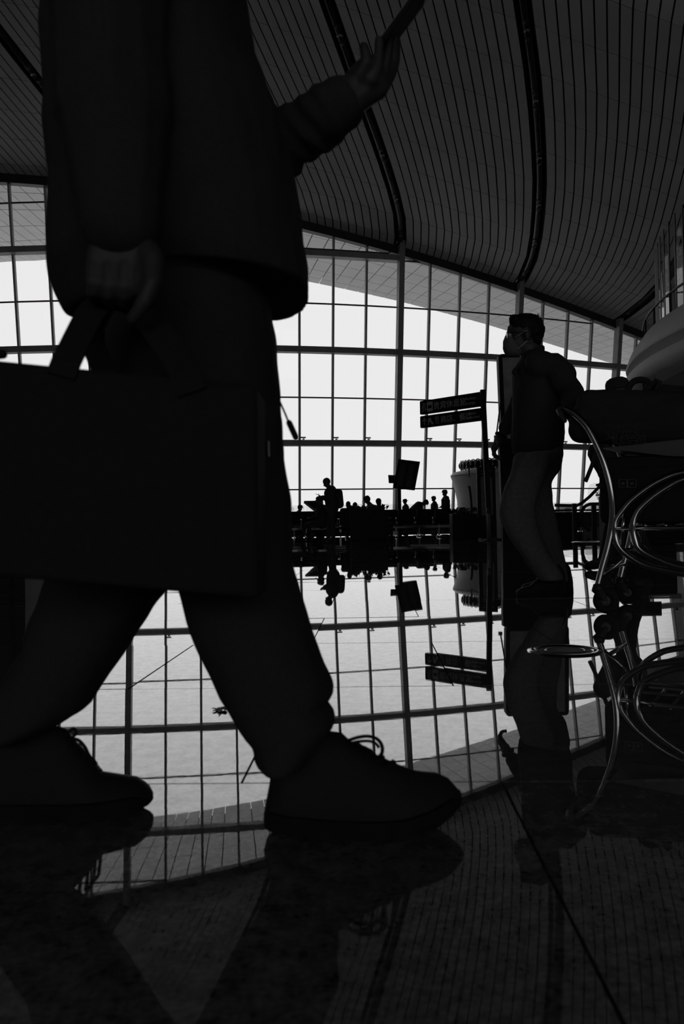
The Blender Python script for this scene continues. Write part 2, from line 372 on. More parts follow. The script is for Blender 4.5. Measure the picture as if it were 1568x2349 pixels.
for jc in range(-16, 13, 4):   # black troughs: duct with collars and round lamps
    if jc not in (-12, -8, -4, 0, 4, 8, 12): continue
    ts_ = np.linspace(.1, 21, 40); MB().tube([CP(jc, t, .16) for t in ts_], .155, 12).build('service_duct', 'pipe', ce, True)
    for t in np.arange(1.0, 20, 2.55):
        for dt in (-.28, .28):
            a, b = CP(jc, t + dt - .02, .16), CP(jc, t + dt + .02, .16); MB().cap(a, b, .165, .165, 14).build('duct_collar', 'dark', ce, True)
        c = CP(jc, t, .02); MB().lathe(c, [(.0, -.01), (.085, -.012), (.10, .0), (.10, .06), (.0, .06)], 18).build('spot_lamp', 'lamp', ce, True)
    for e in (-1, 1):
        MB().loft([[CP(jc + e * (HBW - .012), t, z) + Vector((dx, 0, 0)) for z, dx in ((.0, 0), (.3, 0), (.3, .02), (.0, .02))] for t in ts_]).build('trough_edge', 'deck', ce)

# ------------------------------------------------------------------ canopy outside the glazing
ca = thing('roof_canopy', None, None, (0, 0, 0), kind='structure')
def over(j): return float(np.interp(j, [-14, -2, 1.5, 5, 7.6, 10.8, 14], [11.0, 7.2, 6.2, 5.4, 5.0, 4.5, 4.2]))
def SP(j, f, up=0.):
    X, Y, th = fac(j); z = ztop(j); t = over(j) * f; d = .25 * max(0, f - .86) / .14
    return FP(j, z, .05) + Vector((-math.sin(th) * t, math.cos(th) * t, -.015 * t + up + .02))
fr = [0, .17, .36, .55, .73, .89, 1.0]; cand = []
for s_ in np.arange(-16, 14, .5):
    for k in range(6):
        q = [SP(s_ + .015, fr[k] + .003), SP(s_ + .485, fr[k] + .003), SP(s_ + .485, fr[k + 1] - .003), SP(s_ + .015, fr[k + 1] - .003)]
        mb = MB().hexa(q + [p + Vector((0, 0, .05)) for p in q]); P = proj((q[0] + q[2]) / 2)
        if P and -60 < P[0] < 1500 and not (140 < P[0] < 660): cand.append(mb)
        else: cand.append(None); ca_rest = globals().setdefault('CAR', MB()); ca_rest.add(mb.v, mb.f)
for mb in cand:
    if mb: mb.build('soffit_panel', 'soffit', ca)
CAR.build('remaining_soffit_panels', 'soffit', ca, kind='stuff')
up = MB(); js = np.arange(-22, 17.01, .5)
for z in (.4, .9):
    for f in (-.02, 1.01): up.v += [SP(j, f, z) for j in js]
n_ = len(js)
for a, b in ((0, 1), (1, 3), (3, 2), (2, 0)):
    for k in range(n_ - 1): up.f.append((a * n_ + k, a * n_ + k + 1, b * n_ + k + 1, b * n_ + k))
up.build('canopy_roof', 'deck', ca)

# ------------------------------------------------------------------ rest of the shell (closes the hall; only front glazing and added rear windows let light in)
def struct(name, mb, m): return mb.build(name, m, None, kind='structure')
struct('wall_left', MB().box((-27, 4, 16), (.4, 76, 32.4)), 'hall'); struct('wall_right', MB().box((27, 8, 16), (.4, 84, 32.4)), 'hall')
wb = thing('wall_back', None, None, (0, -26, 0), kind='structure')
MB().box((0, -26, 2.0), (54, .4, 4.0)).build('lower_wall', 'hall', wb); MB().box((0, -26, 21.25), (54, .4, 22.5)).build('upper_wall', 'hall', wb)
for e in (-1, 1): MB().box((e * 24, -26, 7.5), (6, .4, 7.1)).build('end_wall', 'hall', wb)
for k in range(15): MB().bar((-21 + k * 3, -26, 3.9), (-21 + k * 3, -26, 11.1), .12, .3, (1, 0, 0)).build('fill_window_mullion', 'mull', wb)  # unseen rear window band, added to light the near sides of people
for k in range(14): a = -21 + k * 3; MB().box((a + 1.5, -26, 7.0), (3, .024, 6)).build('fill_window_pane', 'pane', wb)
pass; struct('roof', MB().box((0, 7, 32.4), (56, 84, .4)), 'hall')
fs = MB(); js = np.arange(-24, 22.01, 1.)
fs.loft([[FP(j, ztop(j), -.3) + Vector((0, 0, .2)), FP(j, ztop(j), 0) + Vector((0, 0, .2)), Vector((FP(j, ztop(j), 0).x, FP(j, ztop(j), 0).y, 32.3)), Vector((FP(j, ztop(j), -.3).x, FP(j, ztop(j), -.3).y, 32.3))] for j in js])
struct('wall_front_upper', fs, 'deck')
sw = MB()                      # solid ends of the front beyond the glazing
sw.loft([[FP(j, 0, -.3), FP(j, 0, 0), FP(j, ztop(j), 0) + Vector((0, 0, .4)), FP(j, ztop(j), -.3) + Vector((0, 0, .4))] for j in range(-24, J0 + 1)]); struct('wall_front_left_end', sw, 'hall')
sw = MB(); sw.loft([[FP(j, 0, -.3), FP(j, 0, 0), FP(j, ztop(j), 0) + Vector((0, 0, .4)), FP(j, ztop(j), -.3) + Vector((0, 0, .4))] for j in range(J1, 22)]); struct('wall_front_right_end', sw, 'hall')
struct('apron_ground', MB().add([(-900, -900, -.35), (900, -900, -.35), (900, 1500, -.35), (-900, 1500, -.35)], [(0, 1, 2, 3)]), 'apron')

# ================================================================== things in the hall
Z = Vector((0, 0, 1))
def slab(c, th, name, m, parent=None, **kw):      # 4 corners (tl, tr, br, bl) facing the camera, given a thickness away from it
    c = [Vector(q) for q in c]; n = (c[1] - c[0]).cross(c[3] - c[0]).normalized()
    if n.y < 0: n = -n
    return MB().prism(c, n * th).build(name, m, parent, **kw)
def rpoly(c, ex, ey, w_, h_, r, n=5):             # rounded rectangle outline
    out = []
    for sx, sy, a in ((1, 1, 0), (-1, 1, 90), (-1, -1, 180), (1, -1, 270)):
        for k in range(n + 1):
            q = math.radians(a + 90 * k / n); out.append(c + ex * (sx * (w_ / 2 - r) + r * math.cos(q)) + ey * (sy * (h_ / 2 - r) + r * math.sin(q)))
    return out
# ------------------------------------------------------------------ directional sign on a post
SD = 19.8; pb = at(1120, 1100, SD)
sg = thing('direction_sign', 'tall dark signpost with two slanted wayfinding boards in Chinese and English', 'sign', (pb.x, pb.y, 0))
pt = at(1116.5, 894, SD); MB().bar((pb.x, pb.y, 0), (pb.x - .1, pb.y, pt.z), .125, .12, (1, 0, 0)).build('post', 'sign', sg, bev=.01)
MB().box((pb.x, pb.y, .02), (.5, .5, .04)).build('base_plate', 'dark', sg, bev=.01)
Rr = at(1110, 913, SD); Lf = at(962.5, 935, 21.25); ex = Vector((Rr.x - Lf.x, Rr.y - Lf.y, 0)); LEN = ex.length; ex.normalize(); en = Vector((ex.y, -ex.x, 0))
for b, (zt_, zb_) in enumerate(((3.705, 3.345), (3.30, 2.985))):
    q = rpoly(Vector((0, 0, 0)), ex, Z, LEN, zt_ - zb_, .03); c = Vector(((Lf.x + Rr.x) / 2, (Lf.y + Rr.y) / 2, (zt_ + zb_) / 2))
    bd = MB().prism([c + p for p in q], -en * .08).build('sign_board', 'sign', sg)
    fo = c + en * .003; zc = c.z; hh = zt_ - zb_
    def tp(u, v): return fo + ex * (u * LEN - LEN / 2) + Z * (v * hh)
    if b == 0:
        text('贵宾休息室', 'lettering', 'letter', bd, tp(.22, -.23), ex, Z, .215)
        text('Airlines', 'lettering', 'letter', bd, tp(.80, .06), ex, Z, .10, 'CENTER'); text('Lounge', 'lettering', 'letter', bd, tp(.80, -.26), ex, Z, .10, 'CENTER')
        mb = MB()                                     # escalator pictogram
        mb.bar(tp(.03, -.28), tp(.06, -.28), .012, .004, Z); mb.bar(tp(.055, -.28), tp(.085, .25), .014, .004, ex); mb.bar(tp(.08, .25), tp(.105, .25), .012, .004, Z)
        mb.bar(tp(.04, -.1), tp(.068, .34), .02, .004, ex); mb.bar(tp(.085, -.28), tp(.1, -.05), .02, .004, ex); mb.build('pictogram', 'letter', bd)
        MB().prism(rpoly(tp(.165, 0), ex, Z, .19, .26, .02), en * .002).build('pictogram', 'letter', bd)
        MB().prism(rpoly(tp(.165, -.02), ex, Z, .13, .09, .02), en * .004).build('pictogram', 'sign', bd)
    else:
        text('商店、', 'lettering', 'letter', bd, tp(.33, -.25), ex, Z, .205); text('餐饮', 'lettering', 'letter', bd, tp(.33, -.25) + ex * .60, ex, Z, .205)
        text('Shops', 'lettering', 'letter', bd, tp(.82, .08), ex, Z, .095, 'CENTER'); text('Restaurants', 'lettering', 'letter', bd, tp(.82, -.24), ex, Z, .095, 'CENTER')
        mb = MB(); mb.bar(tp(.07, -.3), tp(.07, .3), .022, .004, ex); mb.bar(tp(.035, .02), tp(.071, .3), .022, .004, ex); mb.bar(tp(.105, .02), tp(.069, .3), .022, .004, ex); mb.build('pictogram', 'letter', bd)
        mb = MB(); mb.prism(rpoly(tp(.16, .08), ex, Z, .09, .11, .03), en * .003); mb.bar(tp(.145, .02), tp(.135, -.32), .025, .004, ex); mb.bar(tp(.175, .1), tp(.19, -.2), .03, .004, ex); mb.prism(rpoly(tp(.2, -.22), ex, Z, .07, .06, .02), en * .003); mb.build('pictogram', 'letter', bd)
        mb = MB(); mb.bar(tp(.262, .3), tp(.262, -.32), .014, .004, ex); mb.bar(tp(.25, .3), tp(.25, .05), .007, .004, ex); mb.bar(tp(.274, .3), tp(.274, .05), .007, .004, ex); mb.bar(tp(.25, .06), tp(.274, .06), .012, .004, Z); mb.bar(tp(.295, .3), tp(.295, -.32), .016, .004, ex); mb.build('pictogram', 'letter', bd)
    MB().bar(tp(.655, -.32), tp(.655, .3), .012, .004, ex).build('divider', 'letter', bd)
# ------------------------------------------------------------------ tall advertising totem behind the walker
TDp = 27.0; tl, tr = at(1142, 812, TDp), at(1290, 812, TDp); bx0, bx1 = tl.x, tr.x; tz = tl.z
tt = thing('display_totem', 'tall dark advertising totem with rounded corners behind the masked man', 'totem', ((bx0 + bx1) / 2 + .1, TDp, 0))
zm = at(1150, 1018, TDp).z; bxa, bxb = at(1149, 1120, TDp).x, at(1258, 1120, TDp).x; lx = Vector((1, 0, 0)); lean = (Z - Vector((.02, 0, 0))).normalized()
MB().prism(rpoly(Vector(((bx0 + bx1) / 2, TDp, (tz + zm) / 2)), lx, lean, bx1 - bx0 - .06, tz - zm, .14), (0, .35, 0)).build('screen_casing', 'black', tt)
MB().prism(rpoly(Vector(((bx0 + bx1) / 2, TDp - .004, (tz + zm) / 2 + .02)), lx, lean, bx1 - bx0 - .34, tz - zm - .3, .03), (0, .01, 0)).build('screen', 'screen', tt)
MB().prism(rpoly(Vector(((bxa + bxb) / 2, TDp + .02, zm / 2)), lx, lean, bxb - bxa, zm + .02, .03), (0, .3, 0)).build('stand', 'sign', tt)
MB().tube([at(1147.5, 922, TDp - .3), at(1138, 998, TDp - .3)], .025, 8).build('stay_rod', 'grey', tt, True); MB().box(at(1137, 1003, TDp - .3), (.12, .1, .12)).build('stay_bracket', 'dark', tt)
ep = at(1188, 976, TDp); text('E', 'lettering', 'white', tt, (ep.x - .1, TDp - .012, ep.z - .15), (1, 0, 0), Z, .46); text('I', 'lettering', 'white', tt, (ep.x + .26, TDp - .012, ep.z - .15), (1, 0, 0), Z, .46)
# ------------------------------------------------------------------ flight display on a pole
fd = 28.5; fb = at(915.5, 1130, fd)
fi = thing('flight_display', 'tilted black flight information screen on a pole in front of the glazing', 'display', (fb.x, fb.y, 0))
fc = [at(913, 1053, fd), at(963, 1059, fd), at(951, 1123.5, fd - .15), at(901, 1118, fd - .15)]
fs_ = slab(fc, .14, 'screen_housing', 'black', fi); exx, eyy = (fc[1] - fc[0]).normalized(), (fc[0] - fc[3]).normalized(); Wd, Hd = (fc[1] - fc[0]).length, (fc[0] - fc[3]).length
for r in range(16):                                  # rows of the timetable, too small to read
    for u, lw in ((.14, .26), (.55, .22)):
        p = fc[3] + exx * (u * Wd) + eyy * (Hd * (.1 + r * .05)) - Vector((0, .012, 0)); MB().bar(p, p + exx * (lw * Wd), .018, .006, eyy).build('screen_row', 'grey', fs_)
MB().bar((fb.x, fb.y + .1, 0), (fb.x, fb.y + .1, fc[3].z + .3), .13, .13, (1, 0, 0)).build('pole', 'black', fi, bev=.01)
MB().box((fb.x, fb.y + .1, .75), (.2, .06, .14)).build('socket_box', 'grey', fi)
slab([at(890, 1089.5, fd + .2), at(906, 1090, fd + .2), at(905, 1108.5, fd + .2), at(891.5, 1108, fd + .2)], .1, 'side_screen', 'black', fi)
# ------------------------------------------------------------------ information board
md = 20.8; c_ = [at(1093, 1072, md), at(1133, 1069, md), at(1135, 1170, md), at(1094, 1170, md)]; L_, R_ = c_[0].x, c_[1].x; tz = c_[0].z
ib = thing('information_board', 'narrow upright black information board with a pale list panel of icons', 'board', ((L_ + R_) / 2, md, 0))
MB().prism([(L_, md, 0), (R_ + .03, md, 0), (R_ + .02, md, tz + .03), (L_, md, tz)], (0, .12, 0)).build('board', 'sign', ib)
px0, px1, pz0, pz1 = at(1103, 1120, md).x, at(1129, 1120, md).x, at(1110, 1182, md).z, at(1110, 1095, md).z
lp = MB().prism([(px0, md - .004, pz0), (px1, md - .004, pz0), (px1 - .01, md - .004, pz1), (px0 - .01, md - .004, pz1)], (0, .006, 0)).build('list_panel', 'poster', ib)
for k in range(13):
    z = pz1 - .06 - k * (pz1 - pz0 - .1) / 12.5
    if k in (1, 9, 10): MB().lathe((px0 + .075, md - .006, z), [(.0, -.001), (.02, -.001), (.02, .001)], 10).build('icon', 'sign', lp)
    else: MB().box((px0 + .075, md - .006, z), (.03, .004, .02)).build('icon', 'sign', lp)
    MB().box((px0 + .175, md - .006, z), (.09 - .02 * (k % 3), .004, .014)).build('list_row', 'sign', lp)
for k in range(3): MB().box(((L_ + R_) / 2, md - .004, tz - .1 - k * .07), (.3 - .03 * k, .006, .018)).build('heading_row', 'grey', ib)
sb_ = at(1121, 1215, 18.9); st = thing('queue_post', 'slim dark queue barrier post in front of the information board', 'barrier', (sb_.x, sb_.y, 0))
MB().tube([(sb_.x, sb_.y, .03), (sb_.x, sb_.y, at(1121, 1168, 18.9).z)], .04, 14).build('post', 'grey', st, True); MB().lathe((sb_.x, sb_.y, 0), [(0, 0), (.17, 0), (.17, .015), (.05, .04), (0, .04)], 24).build('base', 'dark', st, True)
MB().lathe((sb_.x, sb_.y, at(1121, 1168, 18.9).z), [(0, .03), (.05, .03), (.05, -.1), (.04, -.1)], 14).build('belt_head', 'dark', st, True)
# ------------------------------------------------------------------ round white kiosk with a ring of hoops on its roof
kc = Vector((6.5, 33.2, 0)); kr = kc.x - at(1034, 1093, 33.2).x
kk = thing('round_kiosk', 'round white flared kiosk with hoops along its roof edge, behind planter', 'kiosk', kc)
zr = at(1034, 1093, 33.2).z
MB().lathe(kc, [(kr - .24, 0), (kr - .26, .95), (kr - .26, 1.0)], 72).build('plinth', 'kiosk', kk, True)
MB().lathe(kc, [(kr - .26, 1.02), (kr - .24, 1.35), (kr - .17, 1.75), (kr - .05, zr - .15), (kr, zr - .02)], 72).build('flared_wall', 'kiosk', kk, True)
MB().lathe(kc, [(kr, zr), (kr + .01, zr + .05), (kr - .12, zr + .16), (kr - .5, zr + .24), (0, zr + .26)], 72).build('roof_rim', 'kiosk', kk, True)
for k in range(20):
    a = math.pi * 1.02 + k * math.pi * 1.0 / 20; c = kc + Vector((math.cos(a) * (kr - .42), math.sin(a) * (kr - .42), zr + .42)); t = Vector((math.cos(a), math.sin(a), 0))
    s1 = Vector((-math.sin(a), math.cos(a), 0)) * .9 + t * .3
    MB().tube([c + s1.normalized() * .2 * math.cos(q) + Z * .2 * math.sin(q) for q in np.linspace(0, 2 * math.pi, 19)[:-1]], .03, 6, True).build('roof_hoop', 'chrome', kk, True)
    MB().ell(c + t * -.03, (.15, .15, .17), n=12, m=8).build('roof_drum', 'dark', kk, True)
for a in [math.pi * 1.0 + k * .32 for k in range(11)]:
    t = Vector((math.cos(a), math.sin(a), 0)); MB().bar(kc + t * (kr - .245) + Z * .0, kc + t * (kr - .245) + Z * .98, .02, .02, t).build('plinth_joint', 'grey', kk)
cb = [kc + Vector((math.cos(3.85), math.sin(3.85), 0)) * r + Z * z for r, z in ((kr - .22, .3), (kr - .24, 1.0), (kr - .22, 1.4), (kr - .16, 1.75), (kr - .1, 1.9))]; MB().tube(cb, .05, 8).build('cable_cover', 'dark', kk, True)
cmp = at(1075, 1074, 31.5); MB().box(cmp + Z * .07, (.2, .12, .09)).build('roof_camera', 'dark', kk); MB().bar(cmp - Z * .35, cmp + Z * .05, .05, .05, (1, 0, 0)).build('camera_stem', 'dark', kk)
# ------------------------------------------------------------------ planters with low plants
def planter(label, x0, x1, D, ytop, depth, rib):
    a, b = at(x0, 1200, D), at(x1, 1200, D); zt_ = at((x0 + x1) / 2, ytop, D).z; cx = (a.x + b.x) / 2; W_ = b.x - a.x
    p = thing('planter', label, 'planter', (cx, D + depth / 2, 0), 'planters in the waiting area')
    MB().box((cx, D + depth / 2, zt_ / 2), (W_, depth, zt_)).build('trough', 'black', p, bev=.015)
    if rib:
        for k in range(rib): MB().box((a.x + W_ * (k + .5) / rib, D - .012, zt_ * .42), (W_ / rib * .55, .024, zt_ * .7)).build('front_slat', 'black', p)
    mb = MB()
    for k in range(int(W_ * 90)):
        c = Vector((a.x + random.random() * W_, D + random.random() * depth, zt_)); hgt = .06 + random.random() * .13; an = random.random() * 6.28; t = Vector((math.cos(an), math.sin(an), 0)); s = Vector((-t.y, t.x, 0)); w_ = .02 + random.random() * .03; l_ = .05 + random.random() * .08
        mb.add([c, c + s * w_ + t * l_ * .5 + Z * hgt * .8, c + t * l_ + Z * hgt, c - s * w_ + t * l_ * .5 + Z * hgt * .8, c + t * l_ * .5 + Z * hgt * .86], [(0, 1, 4), (1, 2, 4), (2, 3, 4), (3, 0, 4)])
    mb.build('foliage', 'plant', p, kind='stuff'); return p
planter('black ribbed planter with low plants beside the information board', 1037, 1100, 21.4, 1178, .6, 16)
planter('plain black planter box in front of seated travellers in caps', 803, 888, 21.6, 1170, .7, 0)
# ------------------------------------------------------------------ beam seating
def bench(n=4):
    r = thing('beam_seat', None, 'seat', (0, 0, 0), 'rows of airport seats')
    W_ = .58
    MB().bar((-n * W_ / 2, 0, .33), (n * W_ / 2, 0, .33), .06, .07, (0, 0, 1)).build('beam', 'chrome', r)
    for k in (-1, 1):
        x = k * (n * W_ / 2 - .35); MB().bar((x, 0, .33), (x, 0, .05), .05, .05, (1, 0, 0)).build('leg', 'chrome', r)
        MB().tube([(x, -.3, .025), (x, -.15, .05), (x, .15, .05), (x, .3, .025)], .022, 8).build('foot', 'chrome', r, True)
    for k in range(n):
        x = (k - (n - 1) / 2) * W_
        MB().loft([[Vector((x + sx * .255, y, z + dz)) for sx, dz in ((-1, 0), (1, 0), (1, .035), (-1, .035))] for y, z in ((-.27, .42), (-.2, .445), (0, .42), (.2, .405))]).build('seat_pan', 'black', r, True)
        MB().loft([[Vector((x + sx * .25, y + dy, z)) for sx, dy in ((-1, 0), (1, 0), (1, .03), (-1, .03))] for y, z in ((.2, .44), (.23, .6), (.28, .75), (.34, .88))]).build('backrest', 'black', r, True)
    for k in range(n + 1):
        x = (k - n / 2) * W_; MB().tube([(x, .2, .38), (x, .2, .58), (x, .1, .62), (x, -.15, .62), (x, -.22, .58), (x, -.2, .4)], .017, 8).build('armrest', 'chrome', r, True)
    return r
b0 = bench()
spots = [(690, 24.5, .15, 'black airport seat row at far left beside the slanted kiosk'), (752, 28.0, .1, 'black airport seat row behind the standing man reading a phone'), (850, 25.6, .08, 'black airport seat row behind the plain planter'),
         (948, 25.0, .12, 'black airport seat row below the flight display'), (1012, 27.6, .2, 'black airport seat row in front of the two capped men'), (620, 27.5, .1, 'black airport seat row mostly behind the walker in front')]
for k, (x, D, rz, lab) in enumerate(spots):
    o = b0 if k == 0 else copy_tree(b0); o.location = (at(x, 1200, D).x, D, 0); o.rotation_euler = (0, 0, rz + (math.pi if k % 2 else 0)); o['label'] = lab
# ------------------------------------------------------------------ glass balustrade along the front
rl = thing('glass_balustrade', 'low glass balustrade with a dark handrail along the foot of the glazing', 'railing', FP(-2, 0, 2.0))
for j in range(-12, 12):
    a, b = FP(j, 0, 1.9), FP(j + 1, 0, 1.9)
    MB().bar(a + Z * .93, b + Z * .93, .10, .06, Z).build('handrail', 'dark', rl); MB().bar(a, a + Z * .9, .05, .05, (1, 0, 0)).build('post', 'dark', rl)
    MB().bar(a + Z * 1.14 + (b - a) * .01, b + Z * 1.14 - (b - a) * .01, .34, .012, Z).build('upper_pane', 'rail_glass', rl)
    MB().bar(a + Z * .48 + (b - a) * .02, b + Z * .48 - (b - a) * .02, .74, .03, Z).build('lower_panel', 'sign', rl)
for x_ in (671, 884):
    r = at(x_, 1168, 33.6); r = onplane(x_, 1168, FP(-3 if x_ < 700 else 0, 0, 1.95), Vector((math.sin(-.2), -math.cos(.2), 0)))
    MB().tube([r + Vector((math.cos(a) * .055, 0, math.sin(a) * .055)) for a in np.linspace(0, 6.283, 17)[:-1]], .008, 6, True).build('round_sticker', 'dark', rl)
# ------------------------------------------------------------------ slanted kiosk (wedge) by the seats
wk = at(718, 1200, 25.5); we = thing('wedge_kiosk', 'dark wedge-shaped counter with a sharply raked front beside the phone reader', 'counter', (wk.x + .1, 25.5, 0))
P_ = [at(697, 1149, 25.2), at(740, 1148, 25.2), at(740, 1186, 25.2), at(733, 1183, 25.2), at(696, 1154, 25.2)]; MB().prism(P_, (0, .7, 0)).build('raked_body', 'grey', we)
P_ = [at(701, 1151.5, 25.15), at(738, 1151, 25.15), at(738, 1178, 25.15)]; MB().prism(P_, (0, .06, 0)).build('side_panel', 'black', we)
MB().box((wk.x + .22, 25.5, .2), (.25, .5, .42)).build('foot', 'black', we)
# ------------------------------------------------------------------ escalator head with rubber handrails
es = thing('escalator', 'escalator landing with black looped handrails and glass sides right of the man', 'escalator', (at(1330, 1200, 26).x, 26, 0))
D1 = 24.0
for k, D in enumerate((D1, D1 + 1.4)):
    pts = [at(x, y, D) for x, y in ((1352, 1218), (1341, 1208), (1334, 1193), (1334, 1175), (1340, 1163), (1352, 1157), (1372, 1156), (1420, 1155), (1500, 1154))]
    MB().tube([Vector(q) for q in crom([tuple(p) for p in pts], 5)], .05, 8).build('handrail', 'rubber', es, True)
    MB().prism([at(1342, 1212, D), at(1339, 1190, D), at(1342, 1170, D), at(1354, 1160, D), at(1500, 1157, D), at(1500, 1214, D)], (0, .02, 0)).build('side_pane', 'rail_glass', es)
    MB().prism([at(1338, 1209, D), at(1500, 1209, D), at(1500, 1236, D), at(1338, 1236, D)], (0, .12, 0)).build('skirt', 'grey', es)
MB().tube([at(1272, 1159, 25.2), at(1322, 1160, 25.2), at(1334, 1154, 25.2), at(1352, 1139, 25.2), at(1384, 1106, 25.2), at(1440, 1050, 25.2)], .05, 8).build('rising_handrail', 'rubber', es, True)
MB().prism([at(1348, 1160, 26.6), at(1348, 1122, 26.6), at(1352, 1112, 26.6), at(1362, 1108, 26.6), at(1400, 1106, 26.6), at(1400, 1160, 26.6)], (0, .02, 0)).build('glass_panel', 'rail_glass', es)
ck = at(1370, 1131, 26.55); em = MB().tube([ck + Vector((math.cos(a) * .055, 0, math.sin(a) * .1)) for a in np.linspace(0, 6.283, 21)[:-1]], .009, 6, True).build('round_emblem', 'dark', es)
MB().bar(ck + Vector((-.03, 0, .03)), ck + Vector((.01, 0, -.05)), .03, .006, (1, 0, 0)).build('emblem_stroke', 'dark', em); MB().bar(ck + Vector((.02, 0, .05)), ck + Vector((0, 0, -.02)), .014, .006, (1, 0, 0)).build('emblem_stroke', 'dark', em)
for dz in (.15, .2): MB().box(ck - Z * dz, (.05, .006, .025)).build('emblem_stroke', 'dark', em)
for x, y0, D in ((1317.5, 1155, 23.4), (1362, 1158, 23.2)):
    p = at(x, 1200, D); MB().bar((p.x, p.y, 0), (p.x, p.y, at(x, y0, D).z), .12, .1, (1, 0, 0)).build('newel_post', 'black', es)
MB().box((at(1290, 1200, 24.6).x, 24.8, .22), (.62, .5, .44)).build('comb_plate_box', 'black', es)
# white gate placard with four dark ovals
GD = 52.0; gp = at(1298, 1171, GD); gs = thing('gate_placard', 'small white placard with four dark ovals above lettering by the escalator', 'placard', (gp.x, GD, -.35))
slab([at(1280, 1160, GD), at(1311, 1163, GD), at(1310, 1183, GD), at(1280, 1183, GD)], .05, 'board', 'white', gs)
for dx in (-.3, .3): MB().bar((gp.x + dx, GD + .06, -.35), (gp.x + dx, GD + .06, gp.z), .08, .06, (1, 0, 0)).build('leg', 'dark', gs)
for k in range(4): p = at(1297 + k * 3.6, 1167.5, GD - .02); MB().ell(p, (.035, .012, .085), n=10, m=6).build('oval_mark', 'black', gs)
p = at(1283, 1180.5, GD - .02); text('GATES', 'lettering', 'dark', gs, p, (1, 0, 0), Z, .27)
cx0, cx1 = at(1402, 1200, 14.).x, at(1550, 1200, 14.).x; sv = thing('service_counter', 'low dark service counter with a monitor behind the luggage trolley', 'counter', ((cx0 + cx1) / 2, 14.35, 0))
MB().box(((cx0 + cx1) / 2, 14.35, .44), (cx1 - cx0, .7, .88)).build('body', 'black', sv, bev=.02); MB().box(((cx0 + cx1) / 2, 14.33, .905), (cx1 - cx0 + .08, .8, .045)).build('worktop', 'grey', sv, bev=.01)
for k in range(3): MB().box((cx0 + (k + .5) * (cx1 - cx0) / 3, 13.99, .45), ((cx1 - cx0) / 3 - .03, .02, .72)).build('front_panel', 'sign', sv)
mo_ = MB().box(((cx0 + cx1) / 2 + .2, 14.4, 1.16), (.46, .04, .28)).build('monitor', 'black', sv, bev=.008); MB().box(((cx0 + cx1) / 2 + .2, 14.42, .97), (.06, .05, .14)).build('monitor_stand', 'dark', mo_)
# ------------------------------------------------------------------ left shop unit behind the walker's bag
lk = thing('shop_unit', 'dark shop unit at the left behind the large bag', 'shop', (-9.2, 20, 0))
MB().box((-10.3, 20.5, 2.05), (6.0, 4.5, 4.1)).build('cabin', 'sign', lk, bev=.05); MB().box((-10.3, 18.2, 3.7), (5.8, .08, .5)).build('fascia', 'black', lk)
for k in range(4): MB().box((-12.4 + k * 1.4, 18.22, 1.6), (1.25, .06, 2.9)).build('shutter_panel', 'black', lk)
# ------------------------------------------------------------------ round upper-level pod (balcony) at the right
pc = Vector((14.75, 13.9, 0)); pr = 9.18
pod = thing('balcony_pod', 'round pale upper-level balcony pod with grooved parapet high at the right', 'balcony', pc)
PA0, PA1 = math.pi * .55, math.pi * 1.6
def lz(name, prof, m): return MB().lathe(pc, prof, 160).build(name, m, pod, True)
lz('lower_band', [(pr - .5, 3.05), (pr - .12, 3.08), (pr - .03, 3.17), (pr, 3.24), (pr, 3.36), (pr - .02, 3.375)], 'plaster')
lz('shadow_groove', [(pr - .02, 3.375), (pr - .34, 3.38), (pr - .34, 3.55), (pr - .03, 3.56)], 'plaster')
lz('parapet', [(pr - .03, 3.56), (pr - .01, 3.6), (pr - .1, 3.82), (pr - .3, 4.1), (pr - .36, 4.12), (pr - .42, 4.1), (pr - .42, 3.5)], 'plaster')
lz('underside', [(pr - .5, 3.05), (pr - .6, 3.3), (pr - 2.6, 3.3), (pr - 4.6, 3.1), (pr - 6.0, 2.2), (pr - 6.3, 0)], 'hall')
lz('deck_floor', [(pr - .42, 3.5), (0, 3.5)], 'hall')
nn = 70; rg = pr - .66
for k in range(nn):
    a = PA0 + (PA1 - PA0) * k / nn; a2 = PA0 + (PA1 - PA0) * (k + 1) / nn; p0 = pc + Vector((math.cos(a) * rg, math.sin(a) * rg, 3.5)); p1 = pc + Vector((math.cos(a2) * rg, math.sin(a2) * rg, 3.5))
    MB().bar(p0, p0 + Z * 2.6, .02, .05, (1, 0, 0)).build('screen_mullion', 'dark', pod); MB().add([p0 + Z * .1, p1 + Z * .1, p1 + Z * 2.5, p0 + Z * 2.5], [(0, 1, 2, 3)]).build('screen_pane', 'rail_glass', pod)
MB().tube([pc + Vector((math.cos(a) * (pr - .38), math.sin(a) * (pr - .38), 4.5)) for a in np.linspace(PA0, PA1, 90)], .022, 8).build('handrail', 'dark', pod, True)
for k in range(0, 30): a = PA0 + (PA1 - PA0) * (k + .5) / 30; q = pc + Vector((math.cos(a) * (pr - .38), math.sin(a) * (pr - .38), 4.1)); MB().tube([q, q + Z * .4], .02, 8).build('rail_post', 'dark', pod, True)
for k in range(16):
    a = math.pi * .85 + k * .06; c = pc + Vector((math.cos(a) * (pr - 1.3), math.sin(a) * (pr - 1.3), 3.29)); MB().lathe(c, [(0, 0), (.06, 0), (.075, -.02), (.075, .02)], 14).build('downlight', 'lamp', pod, True)
